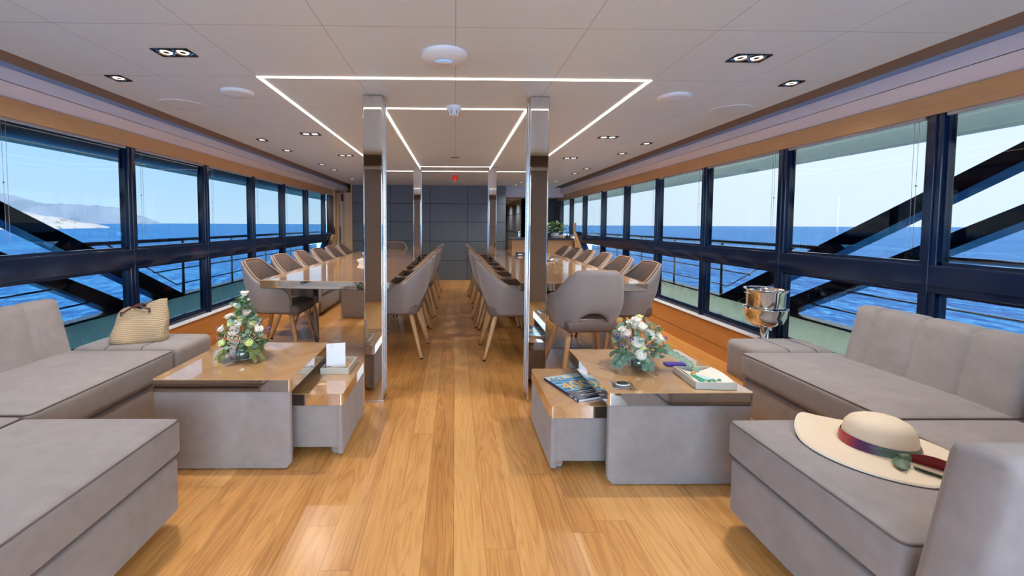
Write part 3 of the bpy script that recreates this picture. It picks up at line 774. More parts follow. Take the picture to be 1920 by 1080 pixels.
for i, x in enumerate((2.0,2.165)):
    b = MB(); b.tube([(x,2.42,.40),(x,2.435,.4135),(x,2.56,.4165),(x,2.68,.4135),(x,2.698,.40)], .003, 6); b.build('piping', 'suede_pipe', c_)

# ------------------------------------------------------------------ coffee tables
def coffee_table(name, lbl, x0, x1, y0, y1, zt, casters=False, group=None):
    t = thing(name, lbl, 'coffee table', ((x0+x1)/2, (y0+y1)/2, 0), group)
    b = MB(); b.prism([p[:2] for p in rrect(x0, x1, y0, y1, 0, .012, 5)], 'z', zt-.003, zt); b.build('tabletop', 'wood_top', t)
    b = MB(); b.prism([p[:2] for p in rrect(x0, x1, y0, y1, 0, .012, 5)], 'z', zt-.058, zt-.003)
    o = b.build('edge_band', 'steel', t)
    for p in o.data.polygons: p.use_smooth = False
    b = MB()
    if casters:
        xo = x1 if x0 < 0 else x0
        s_ = -1 if x0 < 0 else 1
        if s_ < 0: b.rbox(x0+.004, x1-.020, y0+.010, y1-.006, .045, zt-.0585, .006, 3)
        else: b.rbox(x0+.020, x1-.004, y0+.010, y1-.006, .045, zt-.0585, .006, 3)
        b.rbox(xo+.003*s_, xo+s_*.030, y0+.004, y1-.002, .014, zt-.058, .006, 3)
    else:
        def ch(p): return p
        # body open on the aisle side so the side table can tuck in between its front and back panels
        if x0 < 0: xa, xb = x0, x1-.14
        else: xa, xb = x0+.14, x1
        poly = [(x0+.006,.03),(x0+.03,.004),(x1-.03,.004),(x1-.006,.03),(x1-.006,zt-.0585),(x0+.006,zt-.0585)]
        b.prism(poly, 'y', y0+.006, y0+.034)
        b.prism(poly, 'y', y1-.018, y1-.006)
        b.prism([(xa+.006,.03),(xa+.03,.004),(xb-.03,.004),(xb-.006,.03),(xb-.006,zt-.059),(xa+.006,zt-.059)], 'y', y0+.034, y1-.018)
    body = b.build('body', 'suede', t)
    if not casters:
        md = body.modifiers.new('bev', 'BEVEL'); md.width = .008; md.segments = 3
    if casters:
        for cxx in (x0+.05, x1-.05):
            for cyy in (y0+.05, y1-.05):
                w = MB(); w.lathe([(.003,-.010),(.019,-.010),(.021,-.006),(.021,.006),(.019,.010),(.003,.010)], (0,0,0), 20)
                w.xf(Matrix.Translation((cxx, cyy, .021)) @ Matrix.Rotation(PI/2, 4, 'X'))
                wo = w.build('caster', plain('caster_grey', (.35,.4,.45), .4), t)
                w = MB(); w.prism([(cyy-.015,.018),(cyy-.012,.018),(cyy-.012,.0435),(cyy+.012,.0435),(cyy+.012,.018),(cyy+.015,.018),(cyy+.015,.046),(cyy-.015,.046)], 'x', cxx-.012, cxx+.012); w.build('fork', 'steel_soft', wo)
    return t
coffee_table('coffee_table', 'square grey upholstered coffee table under the cone-shaped bouquet', -1.395, -.757, 1.90, 2.512, .432, group='large coffee tables')
coffee_table('side_table', 'low narrow wheeled side table with the card tray on top', -.880, -.547, 2.01, 2.487, .319, True, group='small side tables')
coffee_table('coffee_table', 'square grey upholstered coffee table under the round bouquet and leaflet tray', .672, 1.313, 1.770, 2.405, .422, group='large coffee tables')
coffee_table('side_table', 'low narrow wheeled side table with the boating magazine on top', .447, .795, 1.88, 2.378, .315, True, group='small side tables')

# trays
def clearmat(name, tint, k=1., base=.0):
    m, nt, out = newmat(name)
    t = nd(nt, 'BsdfTransparent', {'Color': c4(tint)}); g = nd(nt, 'BsdfGlossy', {'Roughness': .03})
    geo = nd(nt, 'NewGeometry'); ior = mth(nt, 'MULTIPLY_ADD', geo.outputs['Backfacing'], 1/1.45-1.45, 1.45)
    fr = nd(nt, 'Fresnel', {'IOR': ior}); fac = mth(nt, 'MULTIPLY_ADD', fr.outputs[0], k, base)
    mx = nd(nt, 'MixShader', {0: fac, 1: t.outputs[0], 2: g.outputs[0]}); nt.links.new(mx.outputs[0], out.inputs[0]); return m
M['clear'] = clearmat('clear_acrylic', (.93,.94,.96), 1.4, .06)
M['vase'] = clearmat('vase_glass', (.96,.97,.985), 1.3, .03)
M['tray'] = plain('tray_linen', (.52,.50,.43), .6, var=.05, vscale=80)
def tray(name, x0, x1, y0, y1, z, h, rz, lbl, bottom='wood_top'):
    cx_, cy_ = (x0+x1)/2, (y0+y1)/2; w, d = (x1-x0)/2, (y1-y0)/2
    t = thing(name, lbl, 'tray', (cx_, cy_, z)); t.rotation_euler = (0,0,rz)
    b = MB(); th = .009
    b.rbox(-w, w, -d, -d+th, 0, h, .002, 2); b.rbox(-w, w, d-th, d, 0, h, .002, 2); b.rbox(-w, -w+th, -d+th, d-th, 0, h, .002, 2); b.rbox(w-th, w, -d+th, d-th, 0, h, .002, 2)
    o = b.build('rim', 'tray', t, origin=(0,0,0)); o.location = (0,0,0)
    b = MB(); b.box(-w+th, w-th, -d+th, d-th, 0, .004); o = b.build('bottom', bottom, t, origin=(0,0,0)); o.location = (0,0,0)
    return t
tray('tray', -.742, -.585, 2.275, 2.48, .3195, .034, 0, 'beige rimmed tray holding the white card stand')
tr2 = tray('tray', 1.082, 1.262, 1.80, 2.02, .4225, .032, -.06, 'beige rimmed tray holding the folded leaflet')
# card stand
cs = thing('card_stand', 'white upright acrylic card on a clear foot in the tray', 'card stand', (-.672, 2.335, .324)); cs.rotation_euler = (math.radians(-6), 0, math.radians(14))
b = MB(); b.box(-.052, .052, -.0015, .0015, .012, .150); o = b.build('card', plain('card_white', (.82,.83,.86), .4), cs, origin=(0,0,0)); o.location = (0,0,0)
b = MB(); b.rbox(-.052, .052, -.004, .026, .0, .012, .003, 2); o = b.build('foot', 'clear', cs, origin=(0,0,0)); o.location = (0,0,0)
M['ink'] = plain('ink_grey', (.12,.13,.16), .6)
mt_ = Matrix.Translation((-.034, -.0018, .134)) @ Matrix.Rotation(PI/2, 4, 'X')
b = MB(); b.box(-.046, -.030, -.0020, -.0015, .020, .0235); b.box(-.034, -.010, -.0020, -.0015, .137, .1383); b.box(-.034,-.018,-.0020,-.0015,.127,.1278)
o = b.build('print', 'ink', cs, origin=(0,0,0)); o.location = (0,0,0)
# leaflet in the tray (bent sheet), green packet print and orange cap
lf = thing('leaflet', 'cream leaflet with green print lying bent in the tray', 'leaflet', (1.172, 1.91, .427)); lf.rotation_euler = (0,0,-.06)
b = MB(); vs = []; fs = []; n = 16
for i in range(n+1):
    for j in range(n+1):
        u, v = i/n, j/n; vs.append((-.08+.162*u, -.098+.19*v, .006+.020*(2*u-1)**2*.9+.008*math.sin(3*v)+(.006*u)))
for i in range(n):
    for j in range(n): a = i*(n+1)+j; fs.append((a, a+n+1, a+n+2, a+1))
b.add(vs, fs); o = b.build('sheet', plain('paper_cream', (.80,.76,.68), .6), lf, origin=(0,0,0), fix=False); o.location = (0,0,0); md = o.modifiers.new('s','SOLIDIFY'); md.thickness = .0015
def zlf(x, y): u = (x+.08)/.162; v = (y+.098)/.19; return .006+.018*(2*u-1)**2+.008*math.sin(3*v)+.006*u
M['green'] = plain('print_green', (.02,.35,.17), .4); M['aqua'] = plain('print_aqua', (.45,.72,.70), .5)
b = MB()
def patch(b, pts, dz=.0022): b.add([(x, y, zlf(x, y)+dz) for x, y in pts], [tuple(range(len(pts)))])
patch(b, [(-.07,-.02),(-.062,.0),(-.02,-.055),(-.045,-.085),(-.055,-.07)]); o = b.build('green_print', 'green', lf, origin=(0,0,0), fix=False); o.location = (0,0,.001)
b = MB(); patch(b, [(-.05,.005),(.0,-.005),(.03,-.045),(-.015,-.052)]); o = b.build('aqua_print', 'aqua', lf, origin=(0,0,0), fix=False); o.location = (0,0,.001)
b = MB()
for k in range(3): patch(b, [(-.012+.022*k,-.066),(.003+.022*k,-.066),(.003+.022*k,-.052),(-.012+.022*k,-.052)], .003)
o = b.build('lettering_blocks', 'green', lf, origin=(0,0,0), fix=False); o.location = (0,0,.001)
b = MB(); b.rbox(1.125,1.142, 1.915,1.932, .4475,.4595, .003, 2)
tag(b.build('orange_cap', plain('orange_plastic', (.85,.35,.02), .4), None, origin=(1.133,1.923,.4475)), 'small orange cap lying on the leaflet in the tray', 'cap')

# magazine
mg = thing('magazine', 'glossy blue boating magazine leaning against the right coffee table edge', 'magazine', (.635, 2.096, .3155)); mg.rotation_euler = (0,0,math.radians(19.7))
def magadd(b, name, mat): o = b.build(name, mat, mg, origin=(0,0,0)); o.location = (0,0,0); return o
mw, mh = .105, .153
def covermat():
    m, nt, out = newmat('cover_print')
    tc = nd(nt, 'TexCoord'); sp = nd(nt, 'SeparateXYZ', {0: tc.outputs['Object']})
    v = mth(nt, 'DIVIDE', mth(nt, 'ADD', sp.outputs[1], mh), 2*mh)
    mp = nd(nt, 'Mapping', {0: tc.outputs['Object'], 'Scale': (12, 90, 1), 'Rotation': (0,0,.15)})
    n = nd(nt, 'TexNoise', {'Vector': mp.outputs[0], 'Scale': 1., 'Detail': 3.})
    sea = nd(nt, 'ValToRGB', {0: n.outputs[0]}); e = sea.color_ramp.elements
    e[0].position = .38; e[0].color = (.01,.10,.30,1); e[1].position = .62; e[1].color = (.42,.66,.80,1); k = e.new(.48); k.color = (.03,.30,.60,1)
    a = mixc(nt, mth(nt, 'GREATER_THAN', v, .84), sea.outputs[0], (.50,.68,.74))
    a = mixc(nt, mth(nt, 'LESS_THAN', v, .34), a, (.045,.035,.07))
    p = nd(nt, 'BsdfPrincipled', {'Base Color': a, 'Roughness': .25, 'Coat Weight': .4}); nt.links.new(p.outputs[0], out.inputs[0]); return m
b = MB(); b.box(-mw+.001, mw-.001, -mh+.001, mh-.001, .0008, .0110); magadd(b, 'pages', plain('page_white', (.80,.80,.82), .6))
b = MB(); b.box(-mw, mw, -mh, mh, .0110, .0118); magadd(b, 'cover', covermat())
b = MB(); b.box(-mw-.0012, -mw+.0004, -mh, mh, 0, .0118); b.cur = 1; b.box(-mw-.0016,-mw-.001,-.105,-.080,.003,.009); b.box(-mw-.0016,-mw-.001,-.140,-.120,.003,.009); magadd(b, 'spine', [plain('spine_navy', (.01,.012,.08), .3), 'white_plastic'])
M['navy'] = plain('ink_navy', (.01,.012,.04), .4); M['yellow'] = plain('ink_yellow', (.85,.48,.03), .4); M['paleyellow'] = plain('ink_paleyellow', (.85,.75,.35), .4); M['whiteink'] = plain('ink_white', (.85,.85,.85), .5)
def mt2(x, y, z=.0120): return Matrix.Translation((x, y, z))
text_mesh('ACI', 'lettering', 'navy', mg, mt2(-.092, .098), .052, sx=.95)
text_mesh('No 1', 'lettering', 'paleyellow', mg, mt2(-.002, .102), .042, sx=1.)
text_mesh('400', 'lettering', 'yellow', mg, mt2(-.088, -.030), .125, sx=.92, ext=.0003)
b = MB()
for (x0, x1, y, h_) in ((-.045,.075,-.072,.006),(-.03,.08,-.088,.004),(-.06,.085,-.112,.007),(-.05,.07,-.126,.003)): b.box(x0, x1, y, y+h_, .0118, .0121)
magadd(b, 'print_lines', 'whiteink')

# acrylic holder with black oval disc
ah = thing('acrylic_plate', 'small clear acrylic plate on the right coffee table corner', 'acrylic plate', (.765, 1.845, .4225)); ah.rotation_euler = (0,0,-.15)
b = MB(); b.rbox(-.052, .05, -.045, .045, 0, .004, .0015, 2); b.rbox(-.052,.05,-.049,-.043,.0,.007,.0015,2); b.rbox(-.054,-.048,-.045,.045,0,.007,.0015,2)
o = b.build('plate', 'clear', ah, origin=(0,0,0)); o.location = (0,0,0)
t = thing('oval_disc', 'black-topped oval disc with a pale rim lying on the acrylic plate', 'disc', (.766, 1.850, .4265))
b = MB(); b.lathe([(.002,0),(.028,0),(.030,.003),(.030,.006),(.028,.0075)], (.766,1.850,.4268), 32, sx=1.05, sy=.78); b.build('body', 'white_plastic', t)
b = MB(); b.lathe([(.028,.0075),(.026,.0092),(.002,.0098)], (.766,1.850,.4268), 32, sx=1.05, sy=.78); b.build('top', 'black', t)
b = MB(); b.ball((.788,1.846,.4365), .002, 8, 6); b.build('button', 'white_plastic', t)

# purple item behind the right bouquet
b = MB(); b.rbox(1.10,1.21, 2.10,2.15, .4225,.434, .004, 2); tag(b.build('glasses_case', plain('purple_case', (.06,.03,.35), .4), None, origin=(1.155,2.12,.4225)), 'small purple case half hidden behind the round bouquet', 'case')

# ------------------------------------------------------------------ bouquets
M['rose_cream'] = plain('rose_cream', (.86,.80,.68), .6, var=.05, vscale=60)
M['rose_pink'] = plain('rose_blush', (.84,.68,.56), .6); M['rose_yellow'] = plain('rose_green', (.72,.74,.30), .6)
M['leaf'] = plain('leaf_green', (.07,.17,.045), .5, var=.25, vscale=40); M['euc'] = plain('eucalyptus', (.16,.27,.19), .55, var=.25, vscale=40)
M['stem'] = plain('stem_green', (.12,.18,.06), .6); M['lav'] = plain('lavender', (.19,.13,.30), .7, var=.3, vscale=90); M['berry'] = plain('white_berry', (.80,.74,.66), .5)
M['olive'] = plain('olive_leaf', (.20,.22,.06), .5, var=.3, vscale=40)


def rose(c, r, nrm, mat, parent, name='rose'):
    q = Vector((0,0,1)).rotation_difference(Vector(nrm).normalized()).to_matrix().to_4x4()
    b = MB()
    b.lathe([(.001,-r*.75),(r*.55,-r*.6),(r*.85,-r*.15),(r*.72,r*.35),(r*.5,r*.5),(r*.42,r*.25),(r*.3,r*.35),(r*.2,r*.6),(r*.1,r*.62),(.0005,r*.5)], (0,0,0), 14)
    for k in range(5):    # outer petals
        a = k*2*PI/5+R_.uniform(-.2,.2); vs = []; fs = []
        for i in range(5):
            for j in range(4):
                u = (i/4-.5)*1.5; v = j/3
                rr = r*(.55+.45*v+.12*v*v); z = r*(-.55+1.05*v-.25*v*v*abs(u))
                vs.append((rr*math.cos(a+u*.8), rr*math.sin(a+u*.8), z))
        for i in range(4):
            for j in range(3): p_ = i*4+j; fs.append((p_, p_+4, p_+5, p_+1))
        b.add(vs, fs)
    b.xf(Matrix.Translation(c) @ q)
    return b.build(name, mat, parent, fix=False)
def leafm(b, c, d, n_, L, W, curl=.2, roundish=False):
    d = Vector(d).normalized(); n_ = Vector(n_); s_ = d.cross(n_)
    if s_.length < 1e-4: s_ = d.cross(Vector((1,0,.3)))
    s_.normalize(); n_ = s_.cross(d).normalized(); c = Vector(c)
    T = [0,.15,.4,.65,.85,1]; Wd = [.06,.55,1,.85,.5,.03] if not roundish else [.15,.8,1.05,1.,.7,.1]
    vs = []; fs = []
    for t, w in zip(T, Wd):
        base = c+d*L*t-n_*curl*L*t*t
        vs += [tuple(base-s_*W*w*.5+n_*W*.12*w), tuple(base), tuple(base+s_*W*w*.5+n_*W*.12*w)]
    for i in range(5):
        for j in range(2): a = i*3+j; fs.append((a, a+1, a+4, a+3))
    b.add(vs, fs)
def bouquet(cx_, cy_, z, lbl, kind):
    t = thing('flower_arrangement', lbl, 'bouquet', (cx_, cy_, z))
    vr = .074 if kind == 0 else .076
    b = MB(); b.lathe([(.001,.002),(vr*.55,.002),(vr*.85,.014),(vr,.036),(vr*.93,.058),(vr*.72,.072),(vr*.70,.072),(vr*.90,.057),(vr*.97,.036),(vr*.82,.016),(vr*.5,.006),(.001,.006)], (cx_,cy_,z), 36); b.build('vase', 'vase', t)
    b = MB(); b.lathe([(.001,.008),(.034,.008),(.036,.012),(.036,.056),(.032,.062),(.001,.064)], (cx_,cy_,z), 20); b.build('foam_block', plain('foam_green', (.055,.10,.065), .8), t)
    o_ = Vector((cx_, cy_, z+.07))
    heads = []
    if kind == 0:
        spec = []
        spec += [((0.012,0,.255), .019,'rose_cream'),((-.012,-.02,.20),.017,'rose_cream'),((.03,-.02,.165),.019,'rose_pink'),((-.03,-.02,.155),.016,'rose_pink'),((.012,-.04,.14),.016,'rose_yellow'),((-.062,-.01,.145),.018,'rose_cream')]
        spec += [((-.005,-.06,.085),.026,'rose_pink'),((.006,-.05,.12),.020,'rose_cream'),((-.085,-.03,.09),.019,'rose_cream'),((.088,-.03,.09),.020,'rose_cream'),((-.06,-.07,.035),.017,'rose_yellow'),((.06,-.07,.035),.018,'rose_yellow'),((-.03,-.05,.115),.015,'rose_yellow'),((.055,-.03,.115),.016,'rose_yellow'),((.04,.05,.10),.018,'rose_cream'),((-.05,.05,.10),.018,'rose_cream'),((0.,.06,.14),.017,'rose_cream')]
    else:
        spec = [((-.022,-.02,.165),.021,'rose_cream'),((-.045,-.01,.15),.019,'rose_cream'),((-.01,-.045,.14),.022,'rose_cream'),((.032,-.05,.10),.025,'rose_cream'),((.078,-.03,.085),.027,'rose_cream'),((-.04,-.075,.075),.026,'rose_cream'),((-.075,-.04,.105),.022,'rose_pink'),((-.085,-.02,.12),.018,'rose_cream'),((-.03,-.085,.022),.022,'rose_cream'),((.0,.05,.12),.022,'rose_cream'),((.05,.05,.10),.022,'rose_cream'),((-.06,.05,.08),.022,'rose_cream'),((-.012,-.07,.05),.016,'rose_yellow'),((.0,.0,.175),.016,'rose_yellow')]
    for (p, r, mt_) in spec:
        p = Vector(p); rose(o_+p*1.10, r*1.08, (p.x*1.2, p.y*1.2-.03, p.z*.8+.05), mt_, t)
    b = MB()
    for (p, r, mt_) in spec:
        p = Vector(p); b.tube([o_+Vector((p.x*.15, p.y*.15, -.02)), o_+p*.5, o_+p*.92], .0016, 5)
    b.build('stem', 'stem', t)
    # foliage
    def fol(n, mat, gen, name='foliage'):
        b = MB()
        for _ in range(n): gen(b)
        o = b.build(name, mat, t, fix=False); o['kind'] = 'stuff'; return o
    def env(k=1.):
        # random point in bouquet envelope
        while True:
            a = R_.uniform(0, 2*PI); h_ = R_.random()
            if kind == 0:
                z_ = .24*h_**1.25; rr = .115*(1-z_/.27)**.8*math.sqrt(R_.uniform(.25,1))
            else:
                z_ = .155*h_; rr = .125*math.sqrt(max(0,1-(z_/.18)**2))*math.sqrt(R_.uniform(.3,1))
            return Vector((rr*math.cos(a), rr*math.sin(a), z_+.008))
    def g1(b):
        p = env(); d = Vector((p.x, p.y, .03+R_.uniform(-.05,.08))); 
        leafm(b, o_+p, d+Vector([R_.uniform(-.05,.05) for _ in range(3)]), (R_.uniform(-.4,.4),R_.uniform(-.6,.1),1), R_.uniform(.022,.04), R_.uniform(.012,.02), .25)
    def g2(b):
        p = env(); d = Vector((p.x, p.y, R_.uniform(-.06,.05)))
        leafm(b, o_+p, d+Vector([R_.uniform(-.06,.06) for _ in range(3)]), (R_.uniform(-.5,.5),R_.uniform(-.8,.2),1), R_.uniform(.022,.034), R_.uniform(.02,.03), .15, True)
    fol(150 if kind == 0 else 75, 'leaf', g1); fol(110 if kind == 0 else 75, 'euc', g2)
    def droop(b, side, n, zl, out, L=.036, W=.022, rd=False):
        # drooping sprig at an edge
        s0 = o_+Vector((side[0]*.05, side[1]*.05, .01)); s1 = o_+Vector((side[0]*out, side[1]*out, zl))
        mid_ = (s0+s1)/2+Vector((0,0,.03)); pts = [s0.lerp(mid_, k/4).lerp(mid_.lerp(s1, k/4), k/4) for k in range(5)]
        for k in range(n):
            u = (k+.5)/n; q_ = s0.lerp(mid_, u).lerp(mid_.lerp(s1, u), u)
            dirn = Vector((side[0]*.5+R_.uniform(-.7,.7), side[1]*.5+R_.uniform(-.7,.7), R_.uniform(-.8,.1)))
            leafm(b, q_, dirn, (R_.uniform(-.3,.3),-.6,.6), L, W, .2, rd)
        return pts
    b = MB(); sb = MB()
    if kind == 0:
        for sd_ in ((-1,-.35),(1,-.35),(-.9,-.6),(.9,-.6),(-.6,.7),(.6,.7)):
            sb.tube(droop(b, sd_, 9, -.048, .105), .0014, 5)
        b.build('drooping_leaves', 'olive', t, fix=False)['kind'] = 'stuff'
    else:
        for sd_ in ((-1,-.3),(-.9,-.5),(.05,-1),(-.15,-1),(.8,.4),(-.7,.6)):
            sb.tube(droop(b, sd_, 9, -.03, .145 if abs(sd_[0]) > .5 else .10, .034, .026, True), .0014, 5)
        # long trailing eucalyptus branch
        P0, P1, P2 = o_+Vector((.07,0,.03)), o_+Vector((.14,-.03,.045)), o_+Vector((.225,-.10,-.035))
        pts = []
        for k in range(15):
            u = k/14; q_ = P0.lerp(P1, u).lerp(P1.lerp(P2, u), u); pts.append(q_)
            if k > 1:
                s_ = 1 if k % 2 else -1
                leafm(b, q_, (.3, .5*s_-.3, .25*s_-.2), (0,-.7,.7), .032, .032, .1, True)
        sb.tube(pts, .0016, 6)
        b.build('eucalyptus_leaves', 'euc', t, fix=False)['kind'] = 'stuff'
    sb.build('sprig_stem', 'stem', t)
    # lavender / small blossom sprigs
    for k in range(7 if kind == 0 else 13):
        a = R_.uniform(0, 2*PI) if kind == 0 else R_.uniform(-2.6, .6)
        if kind == 1 and k > 9: a = R_.uniform(2.4, 3.6)
        p = Vector((math.cos(a)*.10, math.sin(a)*.08, R_.uniform(.03,.10))); dr = Vector((p.x, p.y, .06)).normalized()
        b = MB(); b.tube([o_+p*.5, o_+p, o_+p+dr*.035], .001, 5); b.cur = 1
        for j in range(12):
            q_ = o_+p+dr*(.004+.0032*j); b.ball(q_+Vector([R_.uniform(-.004,.004) for _ in range(3)]), .0036, 6, 4)
        b.build('lavender_sprig', ['stem', 'lav'], t)
    b = MB()
    for k in range(230 if kind == 0 else 70):
        if kind == 0: a = R_.uniform(PI, 2*PI); p = Vector((math.cos(a)*R_.uniform(.03,.10), math.sin(a)*R_.uniform(.05,.09), R_.uniform(.03,.085)))
        else: a = R_.uniform(PI, 1.45*PI); p = Vector((math.cos(a)*R_.uniform(.04,.11), math.sin(a)*R_.uniform(.05,.10), R_.uniform(.0,.06)))
        b.ball(o_+p, .0028, 6, 4)
    b.build('tiny_blossoms', 'berry', t)['kind'] = 'stuff'
    return t
bouquet(-1.125, 2.20, .432, 'cone-shaped bouquet of cream roses in a glass bowl on the left coffee table', 0)
bouquet(.945, 2.09, .422, 'round bouquet of white roses and eucalyptus in a glass bowl on the right coffee table', 1)

# ------------------------------------------------------------------ straw bag
bg = thing('straw_bag', 'knitted natural straw beach bag with brown leather handles on the end block', 'bag', (-1.965, 2.60, .414))
def strawmat(name, a_, b_, fx, fz):
    m, nt, out = newmat(name)
    tc = nd(nt, 'TexCoord'); sp = nd(nt, 'SeparateXYZ', {0: tc.outputs['Object']})
    nz = nd(nt, 'TexNoise', {'Vector': tc.outputs['Object'], 'Scale': 16., 'Detail': 2.})
    zz_ = mth(nt, 'ADD', sp.outputs[2], mth(nt, 'MULTIPLY', nz.outputs[0], .006))
    rowf = mth(nt, 'MULTIPLY', zz_, fz)
    row = mth(nt, 'ABSOLUTE', mth(nt, 'SINE', mth(nt, 'MULTIPLY', rowf, PI)))
    sh = mth(nt, 'MULTIPLY', mth(nt, 'FLOOR', rowf), .5)
    st = mth(nt, 'ABSOLUTE', mth(nt, 'SINE', mth(nt, 'MULTIPLY', mth(nt, 'ADD', mth(nt, 'MULTIPLY', sp.outputs[0], fx), mth(nt, 'ADD', sh, mth(nt, 'MULTIPLY', rowf, .4))), PI)))
    h_ = mth(nt, 'MULTIPLY', mth(nt, 'POWER', row, .6), mth(nt, 'MULTIPLY_ADD', st, .45, .55))
    col = mixc(nt, h_, a_, b_)
    p = nd(nt, 'BsdfPrincipled', {'Base Color': col, 'Roughness': .75})
    bp = nd(nt, 'Bump', {'Height': h_, 'Strength': .9, 'Distance': .004}); nt.links.new(bp.outputs[0], p.inputs['Normal'])
    nt.links.new(p.outputs[0], out.inputs[0]); return m
b = MB(); nu, nv_ = 64, 26; vs = []; fs = []
for j in range(nv_+1):
    v = j/nv_
    for i in range(nu):
        a = 2*PI*i/nu; cx_, sy_ = math.cos(a), math.sin(a)
        wx = .156*(1-.05*v) ; wy = .075*(1-.80*ss(.1, 1., v))+.004
        ex = math.copysign(abs(cx_)**.55, cx_); ey = math.copysign(abs(sy_)**.75, sy_)
        x = wx*ex; y = wy*ey
        top = .212+.052*ss(-.02,.13,x)+.004*math.sin(x*40)-.020*math.exp(-((x+.02)/.05)**2)-.03*math.exp(-((x+.156)/.03)**2)
        z = top*v
        if v < .12: q_ = 1-(1-v/.12)**2; x *= .93+.07*q_; y *= .8+.2*q_
        x += (.030*v*v if x < 0 else .0) + .003*math.sin(9*v+x*20)
        y += .012*math.sin(x*22+v*5)*(1-v)+ .02*v
        vs.append((x, y, z))
for j in range(nv_):
    for i in range(nu): k = (i+1) % nu; fs.append((j*nu+i, j*nu+k, (j+1)*nu+k, (j+1)*nu+i))
fs.append(tuple(range(nu))[::-1])
b.add(vs, fs); bo = b.build('body', strawmat('straw_knit', (.26,.155,.07), (.70,.51,.32), 90, 95), bg, origin=(0,0,0)); bo.location = (0,0,0)
md = bo.modifiers.new('s','SOLIDIFY'); md.thickness = .006; md.offset = -1
M['handle'] = plain('brown_leather', (.10,.035,.025), .4)
for sy_, off in ((-1,0),(1,.01)):
    b = MB(); pts = []
    for k in range(15):
        u = k/14; x = -.085+.15*u; z = .178+.036*math.sin(PI*u)+.02*u+(.004 if sy_ > 0 else 0)
        y = (-.026 if sy_ < 0 else .02)+.01*math.sin(PI*u)
        pts.append((x, y, z))
    b.tube(pts, [.0055]*15, 8); b.rbox(-.091,-.079,-.036 if sy_ < 0 else .012,-.028 if sy_ < 0 else .02,.165,.195,.003,2); b.rbox(.059,.071,-.030 if sy_ < 0 else .012,-.022 if sy_ < 0 else .02,.182,.212,.003,2)
    o = b.build('handle', 'handle', bg, origin=(0,0,0)); o.location = (0,0,0)
bg.rotation_euler = (0,0,.22)

# ------------------------------------------------------------------ sun hat
ht = thing('sun_hat', 'wide-brimmed cream straw hat with a green and red ribbon on the near seat', 'hat', (1.385, 1.305, .424))
def hatmat():
    m, nt, out = newmat('fine_straw')
    tc = nd(nt, 'TexCoord'); sp = nd(nt, 'SeparateXYZ', {0: tc.outputs['Object']})
    r = mth(nt, 'SQRT', mth(nt, 'ADD', mth(nt, 'MULTIPLY', sp.outputs[0], sp.outputs[0]), mth(nt, 'MULTIPLY', sp.outputs[1], sp.outputs[1])))
    q_ = mth(nt, 'ADD', r, mth(nt, 'MULTIPLY', sp.outputs[2], -.8))
    w = mth(nt, 'ABSOLUTE', mth(nt, 'SINE', mth(nt, 'MULTIPLY', q_, 700.)))
    n = nd(nt, 'TexNoise', {'Vector': tc.outputs['Object'], 'Scale': 300.})
    h_ = mth(nt, 'ADD', w, mth(nt, 'MULTIPLY', n.outputs[0], .5))
    col = mixc(nt, mth(nt, 'MULTIPLY', w, .6), (.76,.60,.42), (.88,.76,.60))
    p = nd(nt, 'BsdfPrincipled', {'Base Color': col, 'Roughness': .7}); bp = nd(nt, 'Bump', {'Height': h_, 'Strength': .35, 'Distance': .001}); nt.links.new(bp.outputs[0], p.inputs['Normal'])
    nt.links.new(p.outputs[0], out.inputs[0]); return m
M['hat'] = hatmat()
def brimz(r, a):
    u = (r-.09)/.12
    return .006+.010*(1-u)+.016*u*u*max(0, math.cos(2*(a-2.1)))+.02*u*u*math.exp(-((a-2.15)/.35)**2) - .004*u
b = MB(); vs = []; fs = []; na, nr = 96, 14
for j in range(nr+1):
    for i in range(na):
        a = 2*PI*i/na; r = .086+(.212-.086)*j/nr
        rr = r*(1+.02*math.cos(2*a)); vs.append((rr*math.cos(a), rr*math.sin(a), max(.001, brimz(r, a))))
for j in range(nr):
    for i in range(na): k = (i+1) % na; fs.append((j*na+i, j*na+k, (j+1)*na+k, (j+1)*na+i))
b.add(vs, fs); o = b.build('brim', 'hat', ht, origin=(0,0,0), fix=False); o.location = (0,0,0); md = o.modifiers.new('s','SOLIDIFY'); md.thickness = .0025
edge = MB(); edge.tube([vs[nr*na+i] for i in range(na)], .0022, 6, close=True); o = edge.build('brim_edge', plain('edge_white', (.85,.80,.72), .6), ht, origin=(0,0,0)); o.location = (0,0,0)
b = MB(); b.lathe([(.093,.010),(.092,.03),(.089,.055),(.084,.078),(.073,.094),(.055,.104),(.03,.109),(.001,.110)], (0,0,0), 64, sx=1.08, sy=.95); o = b.build('crown', 'hat', ht, origin=(0,0,0)); o.location = (0,0,0)
def ribmat():
    m, nt, out = newmat('silk_ribbon')
    tc = nd(nt, 'TexCoord'); sp = nd(nt, 'SeparateXYZ', {0: tc.outputs['Object']})
    ang = mth(nt, 'ARCTAN2', sp.outputs[1], sp.outputs[0])
    r = nd(nt, 'ValToRGB', {0: mth(nt, 'DIVIDE', mth(nt, 'ADD', ang, PI), 2*PI)})
    e = r.color_ramp.elements; e[0].position = 0; e[0].color = (.42,.04,.05,1); e[1].position = 1; e[1].color = (.45,.05,.05,1)
    for pz, c_ in ((.05,(.10,.02,.09)),(.10,(.06,.03,.09)),(.14,(.10,.15,.12)),(.30,(.12,.16,.11)),(.45,(.13,.13,.07)),(.6,(.10,.13,.09)),(.88,(.2,.15,.1)),(.94,(.45,.04,.05))):
        k = e.new(pz); k.color = c4(c_)
    p = nd(nt, 'BsdfPrincipled', {'Base Color': r.outputs[0], 'Roughness': .35}); nt.links.new(p.outputs[0], out.inputs[0]); return m
M['ribbon'] = ribmat()
